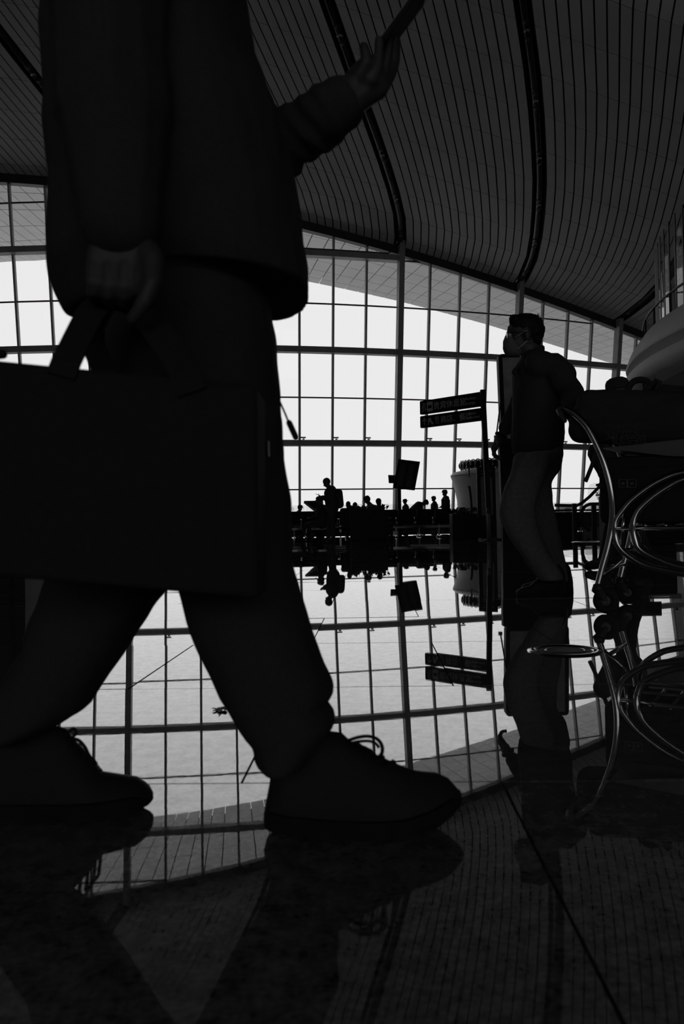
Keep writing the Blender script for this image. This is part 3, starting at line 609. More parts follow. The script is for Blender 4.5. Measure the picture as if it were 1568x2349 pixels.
# ------------------------------------------------------------------ floor fittings
fr_ = gnd(1295, 1493); ff = thing('floor_box', 'round chrome floor access ring in the polished floor near the trolley', 'floor box', fr_)
MB().lathe(fr_, [(.128, .0), (.126, .004), (.11, .006), (.095, .004), (.093, -.001)], 64).build('rim', 'chrome', ff, True)
MB().lathe(fr_, [(0, .002), (.085, .002), (.093, .001)], 48).build('cover', 'dark', ff, True); MB().lathe(fr_, [(.068, .0035), (.066, .005), (.062, .0035)], 48).build('inner_ring', 'chrome', ff, True)
fr2 = gnd(1350, 1243); f2 = thing('floor_box', 'larger steel floor ring set in the floor beside the escalator', 'floor box', fr2)
MB().lathe(fr2, [(.35, .0), (.345, .006), (.32, .008), (.30, .001)], 64).build('rim', 'chrome', f2, True); MB().lathe(fr2, [(0, .003), (.3, .002)], 48).build('cover', 'granite', f2, True)
lf = gnd(506, 1630); mb = MB()
out = []
for k in range(40):
    a = k / 40 * 2 * math.pi; r = .021 * (1 + .25 * math.sin(7 * a) + .15 * math.sin(13 * a)); out.append((lf.x + r * math.cos(a) * .9, lf.y + r * math.sin(a) * 1.1, .002 + .003 * abs(math.sin(a * 1.5)) + .001 * math.sin(5 * a)))
mb.add(out + [(lf.x, lf.y, .004)], [(k, (k + 1) % 40, 40) for k in range(40)])
lt = thing('fallen_leaf', 'small dry leaf lying on the shiny floor between the walking legs', 'leaf', lf); mb.build('blade', 'plant', lt); MB().tube([(lf.x, lf.y + .02, .003), (lf.x + .005, lf.y - .03, .002), (lf.x + .004, lf.y - .055, .0015)], .001, 5).build('stalk', 'plant', lt)
# ------------------------------------------------------------------ aircraft beyond the glass
def airliner(label, x, D, y0, y1, m, yaw):
    g = at(x, 1200, D); a = thing('airliner', label, 'aircraft', (g.x, g.y, -.35)); R = Matrix.Rotation(yaw, 3, 'Z')
    def L(q): return Vector((g.x, g.y, 0)) + R @ Vector(q)
    ztp = at(x, y0, D).z
    s = (ztp + .35) / 12.
    body = [(-26, 1.0, 5.3), (-20, 1.5, 4.7), (-8, 1.9, 4.2), (14, 1.9, 4.2), (18, 1.4, 4.0), (20.5, .3, 3.8)]
    MB().loft([[L(((xx) * s, r * s * math.cos(q), zz * s - .35 + r * s * math.sin(q))) for q in np.linspace(0, 6.283, 17)[:-1]] for xx, r, zz in body]).build('fuselage', 'tail', a, True)
    MB().prism([L((xx * s, .15 * s, zz * s - .35)) for xx, zz in ((-17, 5.5), (-24, 12), (-26.5, 12), (-25.5, 5.7))], R @ Vector((0, -.3 * s, 0))).build('tail_fin', m, a)
    for e in (-1, 1):
        MB().prism([L((xx * s, e * yy * s, zz * s - .35)) for xx, yy, zz in ((-22, .9, 5.5), (-25, 6, 5.9), (-26.5, 6, 5.9), (-25.5, .7, 5.5))], (0, 0, .2 * s)).build('tailplane', 'tail', a)
        MB().prism([L((xx * s, e * yy * s, zz * s - .35)) for xx, yy, zz in ((4, 1.6, 3.2), (-5, 16, 4.4), (-7, 16, 4.4), (-3.5, 1.6, 3.2))], (0, 0, .35 * s)).build('wing', 'tail', a)
        MB().cap(L((2 * s, e * 5.5 * s, 2.3 * s - .35)), L((-2 * s, e * 5.5 * s, 2.3 * s - .35)), 1.0 * s, .7 * s).build('engine', 'tailg', a, True)
        MB().tube([L((-1 * s, e * 2.5 * s, -.35)), L((-1 * s, e * 2.5 * s, 3.2 * s - .35))], .3 * s, 8).build('main_gear', 'tailg', a, True)
    MB().tube([L((15 * s, 0, -.35)), L((15 * s, 0, 3 * s - .35))], .25 * s, 8).build('nose_gear', 'tailg', a, True)
airliner('parked airliner with a grey tail fin beyond the glass left of the trolley', 1277, 150, 1148, 1180, 'tailg', .5)

# ================================================================== people
def sil(rows, D, b, n=28, steps=4, ex=2.3, D2=None):
    """horizontal slices of a standing form: rows (y, x_left, x_right) of its outline seen at depth D, half-thickness b (number or list)"""
    bb = b if isinstance(b, (list, tuple)) else [b] * len(rows); DD = D if isinstance(D, (list, tuple)) else [D] * len(rows)
    R = crom([(r[0], r[1], r[2], bb[i], DD[i]) for i, r in enumerate(rows)], steps); rings = []
    for y, xl, xr, b_, d in R:
        r1, r2 = ray(xl, y), ray(xr, y); u1, u2 = r1.x, r2.x; z = CH + d * (r1.z + r2.z) / 2
        Xc = (u1 + u2) * (d * d - b_ * b_) / (2 * d); a = math.sqrt(max(1e-6, (Xc - u1 * d) ** 2 - u1 * u1 * b_ * b_))
        rings.append([Vector((Xc + a * math.copysign(abs(math.cos(q)) ** (2 / ex), math.cos(q)), d + b_ * math.copysign(abs(math.sin(q)) ** (2 / ex), math.sin(q)), z)) for q in [2 * math.pi * k / n for k in range(n)]])
    return MB().loft(rings[::-1])
def clad(mb, name, m, parent, voxel, amp, sc, off=0., smooth=3, **kw):
    me = blob(mb, voxel, smooth); wrinkle(me, amp, sc, off); return link(name, me, m, parent, True, **kw)
def fingers(mb, wrist, fwd, side, up, s=1., curl=.5, thumb=1):
    """a palm and five fingers from the wrist; fwd along the hand, side towards the thumb, up out of the back of the hand"""
    w_, f, t, u = Vector(wrist), Vector(fwd).normalized(), Vector(side).normalized(), Vector(up).normalized()
    mb.cap(w_, w_ + f * .03 * s, .026 * s, .03 * s)
    mb.cap(w_ + f * .04 * s + t * .02 * s, w_ + f * .085 * s + t * .024 * s, .02 * s, .017 * s); mb.cap(w_ + f * .04 * s - t * .016 * s, w_ + f * .08 * s - t * .024 * s, .02 * s, .016 * s); mb.cap(w_ + f * .03 * s, w_ + f * .085 * s, .024 * s, .018 * s)
    for k, (o, L) in enumerate(((.03, .07), (.010, .08), (-.011, .074), (-.031, .058))):
        p = w_ + f * .09 * s + t * o * s; d = f.copy()
        for g, (l_, rr) in enumerate(((.45, .0095), (.32, .0088), (.25, .008))):
            a = curl * (1.0 + .1 * k) * (.75 if g == 0 else 1); d = (d * math.cos(a) - u * math.sin(a)).normalized() if g == 0 else (Matrix.Rotation(-a, 3, d.cross(u).normalized()) @ d if d.cross(u).length > 1e-3 else d)
            q = p + d * L * l_ * s; mb.cap(p, q, rr * s, rr * .94 * s, 8); p = q
    p = w_ + f * .02 * s + t * .028 * s; d = (f * .6 + t * .75 - u * .3).normalized(); q = p + d * .045 * s; mb.cap(p, q, .014 * s, .0115 * s, 8); d = (f * .95 + t * .1 - u * .3).normalized(); mb.cap(q, q + d * .033 * s, .011 * s, .0095 * s, 8)
STAND = dict(pel=(0, 0, .93), che=(.01, 0, 1.27), nek=(.01, 0, 1.44), hed=(.03, 0, 1.585), shL=(0, .185, 1.39), elL=(-.01, .23, 1.12), wrL=(.06, .24, .88), shR=(0, -.185, 1.39), elR=(-.01, -.23, 1.12), wrR=(.06, -.24, .88),
             hiL=(0, .09, .9), knL=(.02, .1, .5), anL=(-.01, .11, .09), hiR=(0, -.09, .9), knR=(.03, -.1, .5), anR=(0, -.11, .09))
SIT = dict(pel=(0, 0, .53), che=(-.02, 0, .87), nek=(0, 0, 1.05), hed=(.04, 0, 1.19), shL=(-.01, .185, .99), elL=(.02, .23, .74), wrL=(.26, .16, .68), shR=(-.01, -.185, .99), elR=(.02, -.23, .74), wrR=(.26, -.16, .68),
           hiL=(.04, .09, .52), knL=(.44, .11, .5), anL=(.46, .12, .09), hiR=(.04, -.09, .52), knR=(.44, -.11, .5), anR=(.42, -.12, .09))
def figure(label, base, yaw, height, pose=None, start=STAND, hat=None, voxel=.02, mats=('cloth', 'cloth2'), group='travellers in the far hall', bulk=1.3):
    J = dict(start); J.update(pose or {}); s = height / 1.715; R = Matrix.Rotation(yaw, 3, 'Z'); B = Vector(base)
    J = {k: Vector(v) for k, v in J.items()}
    def W(v): return B + R @ (Vector(v) * s)
    def C(mb, a, b, ra, rb, **k): mb.cap(W(a), W(b), ra * s, rb * s, **k)
    p = thing('person', label, 'person', B, group)
    nf = (J['hed'] - J['nek']).normalized(); fw = Vector((1, 0, 0)); fw = (fw - nf * fw.dot(nf)).normalized(); hs = nf.cross(fw)
    RH = R @ Matrix((fw, hs, nf)).transposed()
    b = MB(); h = J['hed']
    b.ell(W(h + nf * .02), (.095 * s, .077 * s, .105 * s), RH); b.ell(W(h + fw * .03 - nf * .055), (.062 * s, .056 * s, .065 * s), RH); C(b, h + fw * .095 - nf * .01, h + fw * .108 - nf * .035, .008, .014)
    for e in (-1, 1): b.ell(W(h + hs * e * .078 - nf * .015), (.02 * s, .012 * s, .032 * s), RH)
    C(b, J['nek'] - nf * .03, h - nf * .05, .062, .06); C(b, J['pel'], J['che'], .11, .12); C(b, J['shL'], J['shR'], .055, .055)
    for e in 'LR':
        C(b, J['sh' + e], J['el' + e], .045, .037); C(b, J['el' + e], J['wr' + e], .037, .026); C(b, J['hi' + e], J['kn' + e], .07, .05); C(b, J['kn' + e], J['an' + e], .05, .035); C(b, J['an' + e], J['an' + e] + Vector((.14, 0, -.04)), .035, .03)
        f = (J['wr' + e] - J['el' + e]).normalized(); sd = Vector((0, -1 if e == 'L' else 1, 0)); sd = (sd - f * sd.dot(f)).normalized(); up_ = f.cross(sd) * (1 if e == 'L' else -1)
        fingers(b, W(J['wr' + e]), R @ f, R @ sd, R @ up_, s, .5)
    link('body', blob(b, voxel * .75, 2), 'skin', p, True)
    c = MB(); k = bulk
    C(c, J['pel'] - Vector((0, 0, .03)), J['che'], .135 * k, .14 * k); C(c, J['shL'], J['shR'], .075 * k, .075 * k); C(c, J['che'], J['nek'] - nf * .02, .12 * k, .085)
    for e, o in (('L', .07), ('R', -.07)): C(c, J['pel'] + Vector((0, o, -.02)), J['che'] + Vector((0, o, 0)), .11 * k, .11 * k)
    for e in 'LR': C(c, J['sh' + e], J['el' + e], .066 * k, .057 * k); C(c, J['el' + e], J['wr' + e] - (J['wr' + e] - J['el' + e]) * .08, .055 * k, .042 * k)
    clad(c, 'jacket', mats[0], p, voxel, .008, 9, random.random() * 9)
    t = MB()
    for e in 'LR': C(t, J['pel'], J['hi' + e], .11, .1); C(t, J['hi' + e], J['kn' + e], .092, .07); C(t, J['kn' + e], J['an' + e], .07, .058)
    clad(t, 'trousers', mats[1], p, voxel, .006, 9, random.random() * 9)
    for e in 'LR':
        a = J['an' + e]; m = MB(); m.cap(W(a + Vector((-.03, 0, -.035))), W(a + Vector((.15, 0, -.05))), .048 * s, .036 * s); m.cap(W(a), W(a + Vector((-.02, 0, -.04))), .045 * s, .045 * s); link('shoe', blob(m, .012, 2), 'shoe', p, True)
    m = MB()
    m.ell(W(h + nf * .035 - fw * .012), (.103 * s, .084 * s, .103 * s), RH); me = m.mesh('hair')
    # keep the face free: hair only above the brow and behind the ears
    bm_ = [(v.co - W(h)) for v in me.vertices]; keep = [(RH.inverted() @ q) for q in bm_]; fs__ = [tuple(f.vertices) for f in me.polygons if all((keep[i].z > .035 * s + .35 * max(0, keep[i].x) or keep[i].x < -.02 * s) for i in f.vertices)]
    vs = [v.co.copy() for v in me.vertices]; me2 = bpy.data.meshes.new('hair'); me2.from_pydata(vs, [], fs__); hr = link('hair', me2, 'hair', p, True); so = hr.modifiers.new('thick', 'SOLIDIFY'); so.thickness = .012 * s; so.offset = -1
    if hat:
        m = MB(); c0 = h + nf * .06; ring = []
        prof = [(.106, -.02), (.108, .0), (.105, .03), (.09, .062), (.055, .082), (.0, .088)]
        if hat == 'sun': prof = [(.185, -.035), (.18, -.03), (.115, -.005)] + prof[1:]
        rings = [[W(c0 + fw * r * 1.02 * math.cos(q) + hs * r * .88 * math.sin(q) + nf * z) for q in [2 * math.pi * i / 20 for i in range(20)]] for r, z in prof]; m.loft(rings)
        cp_ = m.build('hat', 'cloth', p, True)
        if hat == 'cap':
            v_ = MB(); out = [c0 + fw * (.09 * 1.0 + .09 * max(0, math.cos(q)) ** .6) * (math.cos(q) if math.cos(q) > 0 else 0) + hs * .088 * math.sin(q) - nf * (.012 + .012 * math.cos(q)) for q in np.linspace(-1.57, 1.57, 13)]
            v_.prism([W(q) for q in out], R @ (nf * .008 * s)); v_.build('visor', 'cloth', p)
    return p, W
FACE_L = math.pi
def base(x, D): q = at(x, 1200, D); return (q.x, q.y, 0)
# man reading a phone, with a backpack
p, W = figure('standing man in glasses reading a phone, backpack on his back', base(762, 20.8), FACE_L + .1, 1.69, dict(che=(.03, 0, 1.27), nek=(.07, 0, 1.44), hed=(.13, 0, 1.565), elL=(.03, .24, 1.1), wrL=(.26, .12, 1.19), elR=(.02, -.24, 1.1), wrR=(.24, -.1, 1.17), knL=(.0, .1, .5), anR=(.1, -.11, .09), knR=(.08, -.1, .5)), voxel=.018, bulk=1.35)
b = MB(); b.cap(W((-.2, 0, 1.0)), W((-.19, 0, 1.3)), .12, .1); b.cap(W((-.2, .08, 1.0)), W((-.19, .07, 1.3)), .11, .09); b.cap(W((-.2, -.08, 1.0)), W((-.19, -.07, 1.3)), .11, .09)
bp_ = thing('backpack', 'rounded dark backpack on the man reading a phone', 'backpack', W((-.2, 0, .9))); clad(b, 'pack', 'cloth2', bp_, .018, .006, 8); MB().tube([W(q) for q in ((-.14, .12, 1.36), (0, .13, 1.46), (.1, .13, 1.35), (.09, .15, 1.15), (-.1, .17, 1.0))], .015, 6).build('strap', 'cloth', bp_, True); MB().tube([W(q) for q in ((-.14, -.12, 1.36), (0, -.13, 1.46), (.1, -.13, 1.35), (.09, -.15, 1.15), (-.1, -.17, 1.0))], .015, 6).build('strap', 'cloth', bp_, True)
ph = thing('phone', 'small dark phone held by the standing man with the backpack', 'phone', W((.36, .05, 1.24))); MB().box(W((.37, .03, 1.25)), (.14, .07, .009), FACE_L, Matrix.Rotation(FACE_L, 3, 'Z') @ Matrix.Rotation(-.35, 3, 'Y')).build('case', 'black', ph, bev=.003); MB().box(W((.367, .03, 1.257)), (.125, .06, .002), FACE_L, Matrix.Rotation(FACE_L, 3, 'Z') @ Matrix.Rotation(-.35, 3, 'Y')).build('screen', 'screen', ph)
MB().tube([W((.225, .03 + .03 * math.cos(q), 1.585 + .024 * math.sin(q))) for q in np.linspace(0, 6.28, 13)[:-1]], .003, 5, True).build('spectacle_rim', 'black', p); MB().tube([W((.225, -.03 + .03 * math.cos(q), 1.585 + .024 * math.sin(q))) for q in np.linspace(0, 6.28, 13)[:-1]], .003, 5, True).build('spectacle_rim', 'black', p)
figure('seated traveller in a cap leaning back at the far left seats', base(737, 23.6), FACE_L - .3, 1.68, dict(che=(.02, 0, .87), knL=(.46, .11, .47), anL=(.62, .12, .12), knR=(.44, -.11, .5)), SIT, 'cap')
figure('small seated figure in a cap behind the balustrade at far left', base(686, 31.5), .3, 1.62, None, SIT, 'cap')
figure('seated traveller with dark hair just right of the backpack man', base(799, 22.8), 1.4, 1.46, dict(hed=(.02, 0, 1.17)), SIT)
figure('seated stooping traveller beside the plain planter, head bowed', base(813, 23.8), 1.4, 1.52, dict(nek=(.08, 0, 1.02), hed=(.15, 0, 1.12)), SIT)
figure('seated traveller in a cap raising one hand behind the planter', base(852, 24.8), FACE_L, 1.70, dict(che=(.02, 0, .9), nek=(.06, 0, 1.08), hed=(.12, 0, 1.2), elL=(.1, .23, .8), wrL=(.33, .16, .96)), SIT, 'cap')
figure('seated traveller in a hooded jacket behind the planter, rightmost there', base(868, 23.5), .6, 1.56, dict(hed=(.02, 0, 1.19)), SIT, None, bulk=1.45)
figure('short traveller in a wide sun hat facing left below the flight display', base(931, 33.6), FACE_L, 1.47, None, STAND, 'sun')
figure('bending traveller in a cap leaning over a seat', base(950, 30.2), -.15, 1.68, dict(che=(.17, 0, 1.12), nek=(.3, 0, 1.2), hed=(.42, 0, 1.24), shL=(.2, .18, 1.18), shR=(.2, -.18, 1.18), elL=(.3, .22, .9), wrL=(.42, .15, .72), elR=(.3, -.22, .9), wrR=(.4, -.15, .74), pel=(-.08, 0, .93), hiL=(-.08, .09, .9), hiR=(-.08, -.09, .9)), STAND, 'cap')
figure('traveller in a cap with one forearm raised, left of the tallest far man', base(997, 33.4), FACE_L, 1.56, dict(elL=(.05, .24, 1.1), wrL=(.26, .2, 1.0)), STAND, 'cap')
figure('tallest far man in a cap, standing by the round kiosk', base(1023, 31.0), FACE_L + .1, 1.72, dict(elL=(.03, .24, 1.12), wrL=(.24, .2, 1.05)), STAND, 'cap')
# traveller behind the trolley
p, W = figure('traveller in a round cap walking behind the loaded trolley', base(1432, 7.3), FACE_L + .15, 1.74, dict(hiL=(.0, .09, .9), knL=(.14, .1, .52), anL=(.26, .11, .09), knR=(-.1, -.1, .5), anR=(-.26, -.11, .16)), STAND, 'cap', voxel=.014, group='people near the trolley', bulk=1.05)
b = MB(); b.cap(at(1372, 1040, 7.1), at(1392, 1085, 7.1), .1, .085); b.cap(at(1385, 1050, 7.15), at(1402, 1095, 7.15), .1, .07)
sbg = thing('shoulder_bag', 'soft dark shoulder bag hanging beside the traveller behind the trolley', 'bag', at(1385, 1110, 7.1)); clad(b, 'pouch', 'cloth', sbg, .014, .006, 9); MB().tube([at(x, y, 7.0) for x, y in ((1342, 1105), (1349, 1088), (1357, 1068), (1372, 1020), (1395, 950))], .018, 6).build('strap', 'cloth', sbg, True)

# ------------------------------------------------------------------ masked man walking left
MD = 4.74
mn = thing('person', 'man in a face mask, dark jacket and grey trousers walking left by the trolley', 'person', gnd(1245, 1366), 'people near the trolley')
def a_(x, y, dy=0.): return at(x, y, MD + dy)
b = MB(); hc = a_(1203, 764)
b.ell(a_(1204, 757), (.096, .076, .098)); b.ell(a_(1186, 786), (.06, .056, .075)); b.ell(a_(1196, 795), (.05, .056, .05)); b.cap(a_(1167, 758), a_(1160, 781), .012, .017); b.cap(a_(1169, 752, .02), a_(1168, 752, -.02), .014, .014)
for e in (-1, 1): b.ell(a_(1209, 769, e * .079), (.02, .012, .034)); b.cap(a_(1167, 800, e * .01), a_(1167, 800, e * .02), .008, .006)
b.cap(a_(1213, 800), a_(1222, 850), .06, .068); b.cap(a_(1234, 890), a_(1236, 1010), .095, .095); b.cap(a_(1240, 858, -.14), a_(1240, 858, .14), .05, .05)
el, wl = a_(1312, 900, -.28), a_(1304, 948, -.62); er, wr = a_(1182, 940, .26), a_(1149, 1000, .22)
b.cap(a_(1262, 856, -.18), el, .045, .038); b.cap(el, wl, .04, .028); b.cap(a_(1228, 856, .17), er, .045, .038); b.cap(er, wr, .04, .028)
fw_ = (a_(1124, 1046, .2) - wr).normalized(); fingers(b, wr, fw_, (-.3, -.95, 0), Vector((-.3, -.95, 0)).cross(fw_) * -1, 1.12, .6)
hl = Vector((1.085, 3.925, .99)); fw_ = (hl - wl).normalized(); fingers(b, hl - fw_ * .085, fw_, (.5, .85, 0), (-.5, 0, .86), 1.0, .9)
b.cap(wl, hl - fw_ * .08, .028, .027)
for x0, y0, x1, y1, x2, y2, dy in ((1226, 1060, 1188, 1170, 1250, 1300, -.1), (1246, 1060, 1232, 1180, 1272, 1308, .1)): b.cap(a_(x0, y0, dy), a_(x1, y1, dy), .06, .045); b.cap(a_(x1, y1, dy), a_(x2, y2, dy), .042, .03)
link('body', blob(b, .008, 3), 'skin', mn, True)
for e in (-1, 1): MB().ell(a_(1168, 769, e * .032), (.012, .013, .011), n=10, m=8).build('eye', 'white', mn, True)
hm = MB(); hm.ell(a_(1205, 750), (.099, .083, .082)); hm.ell(a_(1217, 758), (.085, .081, .085)); hm.ell(a_(1226, 775), (.04, .066, .06)); hm.ell(a_(1212, 744), (.08, .076, .064)); hm.cap(a_(1178, 733, -.03), a_(1180, 733, .03), .03, .03)
me = blob(hm, .007, 2); wrinkle(me, .007, 40); link('hair', me, 'hair', mn, True)
for k in range(26): 
    x, y = 1222 + random.random() * 15, 727 + random.random() * 22; q = a_(x, y, (random.random() - .5) * .12); d = Vector((.012 + random.random() * .012, (random.random() - .5) * .01, .02 + random.random() * .012)); MB().tube([q - d * .5, q + d * .4, q + d * .8 + Vector((-.002, 0, .006))], [.004, .003, .0008], 5).build('hair_tuft', 'hair', mn)
mk = MB(); mk.ell(a_(1172, 797), (.05, .058, .058)); mk.ell(a_(1169, 786), (.043, .045, .045)); mk.ell(a_(1180, 805), (.05, .057, .038)); mko = clad(mk, 'face_mask', 'mask', mn, .006, .002, 30)
for e in (-1, 1): MB().tube([a_(1180, 774, e * .055), a_(1195, 765, e * .074), a_(1208, 757, e * .085), a_(1213, 766, e * .086)], .0022, 5).build('ear_loop', 'white', mko, True); MB().tube([a_(1184, 803, e * .057), a_(1198, 791, e * .075), a_(1209, 781, e * .084)], .0022, 5).build('ear_loop', 'white', mko, True)
gl = MB().tube([a_(1162, 762, -.045), a_(1161, 762, .045)], .002, 5).build('spectacles', 'black', mn)
for e in (-1, 1):
    c = a_(1162, 770, e * .034); MB().tube([c + Vector((.006 * math.cos(q) ** 2, .027 * math.cos(q), .022 * math.sin(q))) for q in np.linspace(0, 6.283, 21)[:-1]], .0016, 5, True).build('rim', 'chrome', gl, True)
    MB().ell(c, (.0015, .026, .021), n=14, m=8).build('lens', 'lens', gl, True); MB().tube([a_(1163, 764, e * .062), a_(1180, 762, e * .08), a_(1207, 762, e * .084)], .0018, 5).build('temple', 'black', gl)
# jacket: trunk, collar, sleeves
jk = sil([(806, 1200, 1240), (822, 1190, 1268), (840, 1182, 1288), (862, 1177, 1297), (900, 1176, 1297), (950, 1174, 1295), (990, 1172, 1293), (1022, 1174, 1290), (1040, 1178, 1282)], MD, [.08, .16, .21, .22, .20, .19, .19, .19, .18])
jk.cap(a_(1236, 838, -.17), a_(1236, 838, .17), .085, .085); jk.cap(a_(1272, 845, -.17), a_(1290, 862, -.22), .085, .08)
jk.cap(a_(1270, 845, -.18), el, .08, .068); jk.cap(el, el + (wl - el) * .9, .066, .045); jk.cap(a_(1228, 850, .18), er, .075, .06); jk.cap(er, er + (wr - er) * .7, .06, .045)
jo = clad(jk, 'jacket', 'cloth', mn, .010, .007, 11, 2.)
co = MB(); co.tube([a_(1177, 852, -.05), a_(1195, 838, -.085), a_(1222, 812, -.085), a_(1240, 800, 0), a_(1222, 812, .085), a_(1195, 838, .085), a_(1177, 852, .05)], [.014, .02, .026, .028, .026, .02, .014], 8); co.cap(a_(1178, 855, -.05), a_(1190, 868, -.08), .016, .012)
clad(co, 'collar', 'cloth', jo, .007, .002, 20); MB().tube([a_(1182, 868, -.14), a_(1179, 920, -.13), a_(1178, 980, -.13), a_(1180, 1036, -.12)], .004, 6).build('placket', 'cloth2', jo, True)
MB().bar(a_(1188, 897, -.195), a_(1196, 897, -.2), .006, .004, Z).build('pocket_flap', 'cloth2', jo)
tr = sil([(1028, 1188, 1280), (1045, 1178, 1268), (1080, 1170, 1256), (1120, 1155, 1240), (1165, 1146, 1226), (1200, 1150, 1230), (1245, 1175, 1248), (1280, 1200, 1264), (1312, 1222, 1286), (1332, 1236, 1294)], [MD, MD, MD - .08, MD - .09, MD - .1, MD - .1, MD - .1, MD - .1, MD - .1, MD - .1], [.16, .15, .1, .095, .09, .085, .08, .078, .075, .072])
t2 = sil([(1028, 1200, 1290), (1045, 1200, 1291), (1080, 1198, 1284), (1105, 1195, 1266), (1140, 1193, 1266), (1170, 1195, 1270), (1230, 1214, 1285), (1290, 1236, 1295), (1334, 1250, 1302)], [MD, MD, MD + .08, MD + .09, MD + .1, MD + .1, MD + .1, MD + .1, MD + .1], [.16, .15, .1, .095, .09, .085, .08, .078, .075]); tr.add(t2.v, t2.f)
to = clad(tr, 'trousers', 'pants', mn, .010, .006, 10, 5.)
def shoe_simple(parent, toe, heel, wd, hgt, m='shoe'):
    toe, heel = Vector(toe), Vector(heel); d = (toe - heel); L = d.length; d.normalize(); s = Vector((-d.y, d.x, 0)).normalized(); rings = []; soles = []
    for f, w_, h_ in ((0, .5, .4), (.04, .75, .8), (.12, .85, 1.0), (.3, .82, 1.0), (.45, .88, .85), (.58, .97, .52), (.72, 1.0, .3), (.85, .95, .23), (.95, .72, .17), (1.0, .35, .1)):
        c = heel + d * L * f; w_ *= wd / 2; h_ *= hgt; rings.append([c + s * w_ * math.cos(q) * (1 if math.sin(q) < 0 else .92) + Z * (.018 + h_ * max(0, math.sin(q)) ** .7) for q in [2 * math.pi * k / 16 for k in range(16)]])
        soles.append([c + s * w_ * 1.06 * e + Z * z for e, z in ((-1, .001), (1, .001), (1, .022), (-1, .022))])
    o = MB().loft(rings).build('shoe', m, parent, True); MB().loft(soles).build('sole', 'sole', o); return o
for tx, ty, hx, hy in ((1184, 1369, 1298, 1367), (1196, 1357, 1312, 1355)):
    g1, g2 = gnd(tx, ty), gnd(hx, hy); shoe_simple(mn, g1, g2, .105, .17)
wt = wr + (wr - er).normalized() * .0; wb = MB().tube([wt + Vector((.0, 0, 0)) + (Vector((0, 1, 0)) * math.cos(q) + (wr - er).normalized().cross(Vector((0, 1, 0))) * math.sin(q)) * .034 for q in np.linspace(0, 6.283, 17)[:-1]], .011, 6, True).build('wristband', 'black', mn, True)

# ------------------------------------------------------------------ luggage trolley and its load
B0 = gnd(1390, 1408); V_ = Vector((.521, .854, 0)); U_ = Vector((.854, -.521, 0)); GA = .48
tl_ = thing('luggage_trolley', 'chrome tubular luggage trolley loaded with dark bags at the right edge', 'trolley', B0 + V_ * .24)
def np_(x, y, off=0.): return onplane(x, y, B0 + V_ * off, V_)
bow = [np_(x, y) for x, y in ((1299, 939), (1318, 950), (1345, 977), (1366, 1015), (1385, 1060), (1398, 1110), (1404, 1160), (1402, 1210), (1392, 1262), (1380, 1306), (1371, 1342))]
lo1 = [np_(x, y) for x, y in ((1640, 1072), (1568, 1083), (1533, 1093), (1491, 1115), (1449, 1147), (1424, 1176), (1411, 1197), (1408, 1219), (1414, 1243), (1428, 1264), (1460, 1287), (1491, 1300), (1568, 1316), (1640, 1324))]
for o_ in (0, GA):
    MB().tube([Vector(q) + V_ * o_ for q in crom([tuple(p) for p in bow], 5)], .0165, 12).build('side_post', 'chrome', tl_, True)
    MB().tube([Vector(q) + V_ * o_ for q in crom([tuple(p) for p in lo1], 5)], .0165, 12).build('side_loop', 'chrome', tl_, True)
    a = [np_(x, y) + V_ * o_ for x, y in ((1431, 1172), (1428, 1210), (1425, 1256))]; MB().tube(a, .009, 8).build('stay_rod', 'chrome', tl_, True)
    # caster
    w0 = B0 + V_ * o_; fk = bow[-1] + V_ * o_; ax = w0 + Z * .062
    cs = MB().lathe(Vector((fk.x, fk.y, fk.z - .01)), [(0, .014), (.022, .014), (.026, 0), (.03, -.012), (.026, -.02), (0, -.02)], 18).build('caster', 'dark', tl_, True)
    axd = V_
    wv = MB(); prof = [(.022, -.014), (.05, -.014), (.06, -.010), (.062, 0), (.06, .010), (.05, .014), (.022, .014)]; e1, e2 = U_, Z
    wv.loft([[ax + (e1 * math.cos(q) + e2 * math.sin(q)) * r + axd * t for r, t in prof] for q in np.linspace(0, 6.283185, 33)[:-1]], False, True); wv.build('wheel', 'rubber', cs, True)
    wv = MB(); wv.loft([[ax + (e1 * math.cos(q) + e2 * math.sin(q)) * r + axd * t for r, t in ((.003, -.016), (.024, -.016), (.024, .016), (.003, .016))] for q in np.linspace(0, 6.283185, 25)[:-1]], False, True); wv.build('hub', 'grey', cs, True)
    for e in (-1, 1): MB().loft([[P + axd * e * .02 + d for d in (U_ * w__, axd * .002, U_ * -w__, axd * -.002)] for P, w__ in ((fk - Z * .025, .03), (fk * .5 + ax * .5 - Z * .01, .024), (ax, .012))]).build('fork', 'dark', cs)
lo2 = [np_(x, y, -.01) for x, y in ((1640, 1086), (1568, 1099), (1533, 1116), (1501, 1137), (1470, 1164), (1456, 1185), (1450, 1210), (1456, 1239), (1466, 1258), (1491, 1275), (1533, 1293), (1568, 1302), (1640, 1314))]
MB().tube([Vector(q) for q in crom([tuple(p) for p in lo2], 5)], .0165, 12).build('inner_loop', 'chrome', tl_, True)
MB().tube([bow[0], bow[0] + V_ * GA], .017, 12).build('handle_bar', 'chrome', tl_, True); MB().tube([bow[0] + V_ * .14, bow[0] + V_ * (GA - .08)], .021, 12).build('handle_grip', 'rubber', tl_, True)
for f in (6, 9): MB().tube([bow[f], bow[f] + V_ * GA], .011, 10).build('cross_bar', 'chrome', tl_, True)
lb = lo1[11]; MB().tube([lo1[9], lo1[9] + V_ * GA], .011, 10).build('cross_bar', 'chrome', tl_, True)
for k in range(7): q = lo1[10] + U_ * (.04 + k * .09); MB().tube([Vector((q.x, q.y, .418)), Vector((q.x, q.y, .418)) + V_ * GA], .008, 8).build('deck_bar', 'chrome', tl_, True)
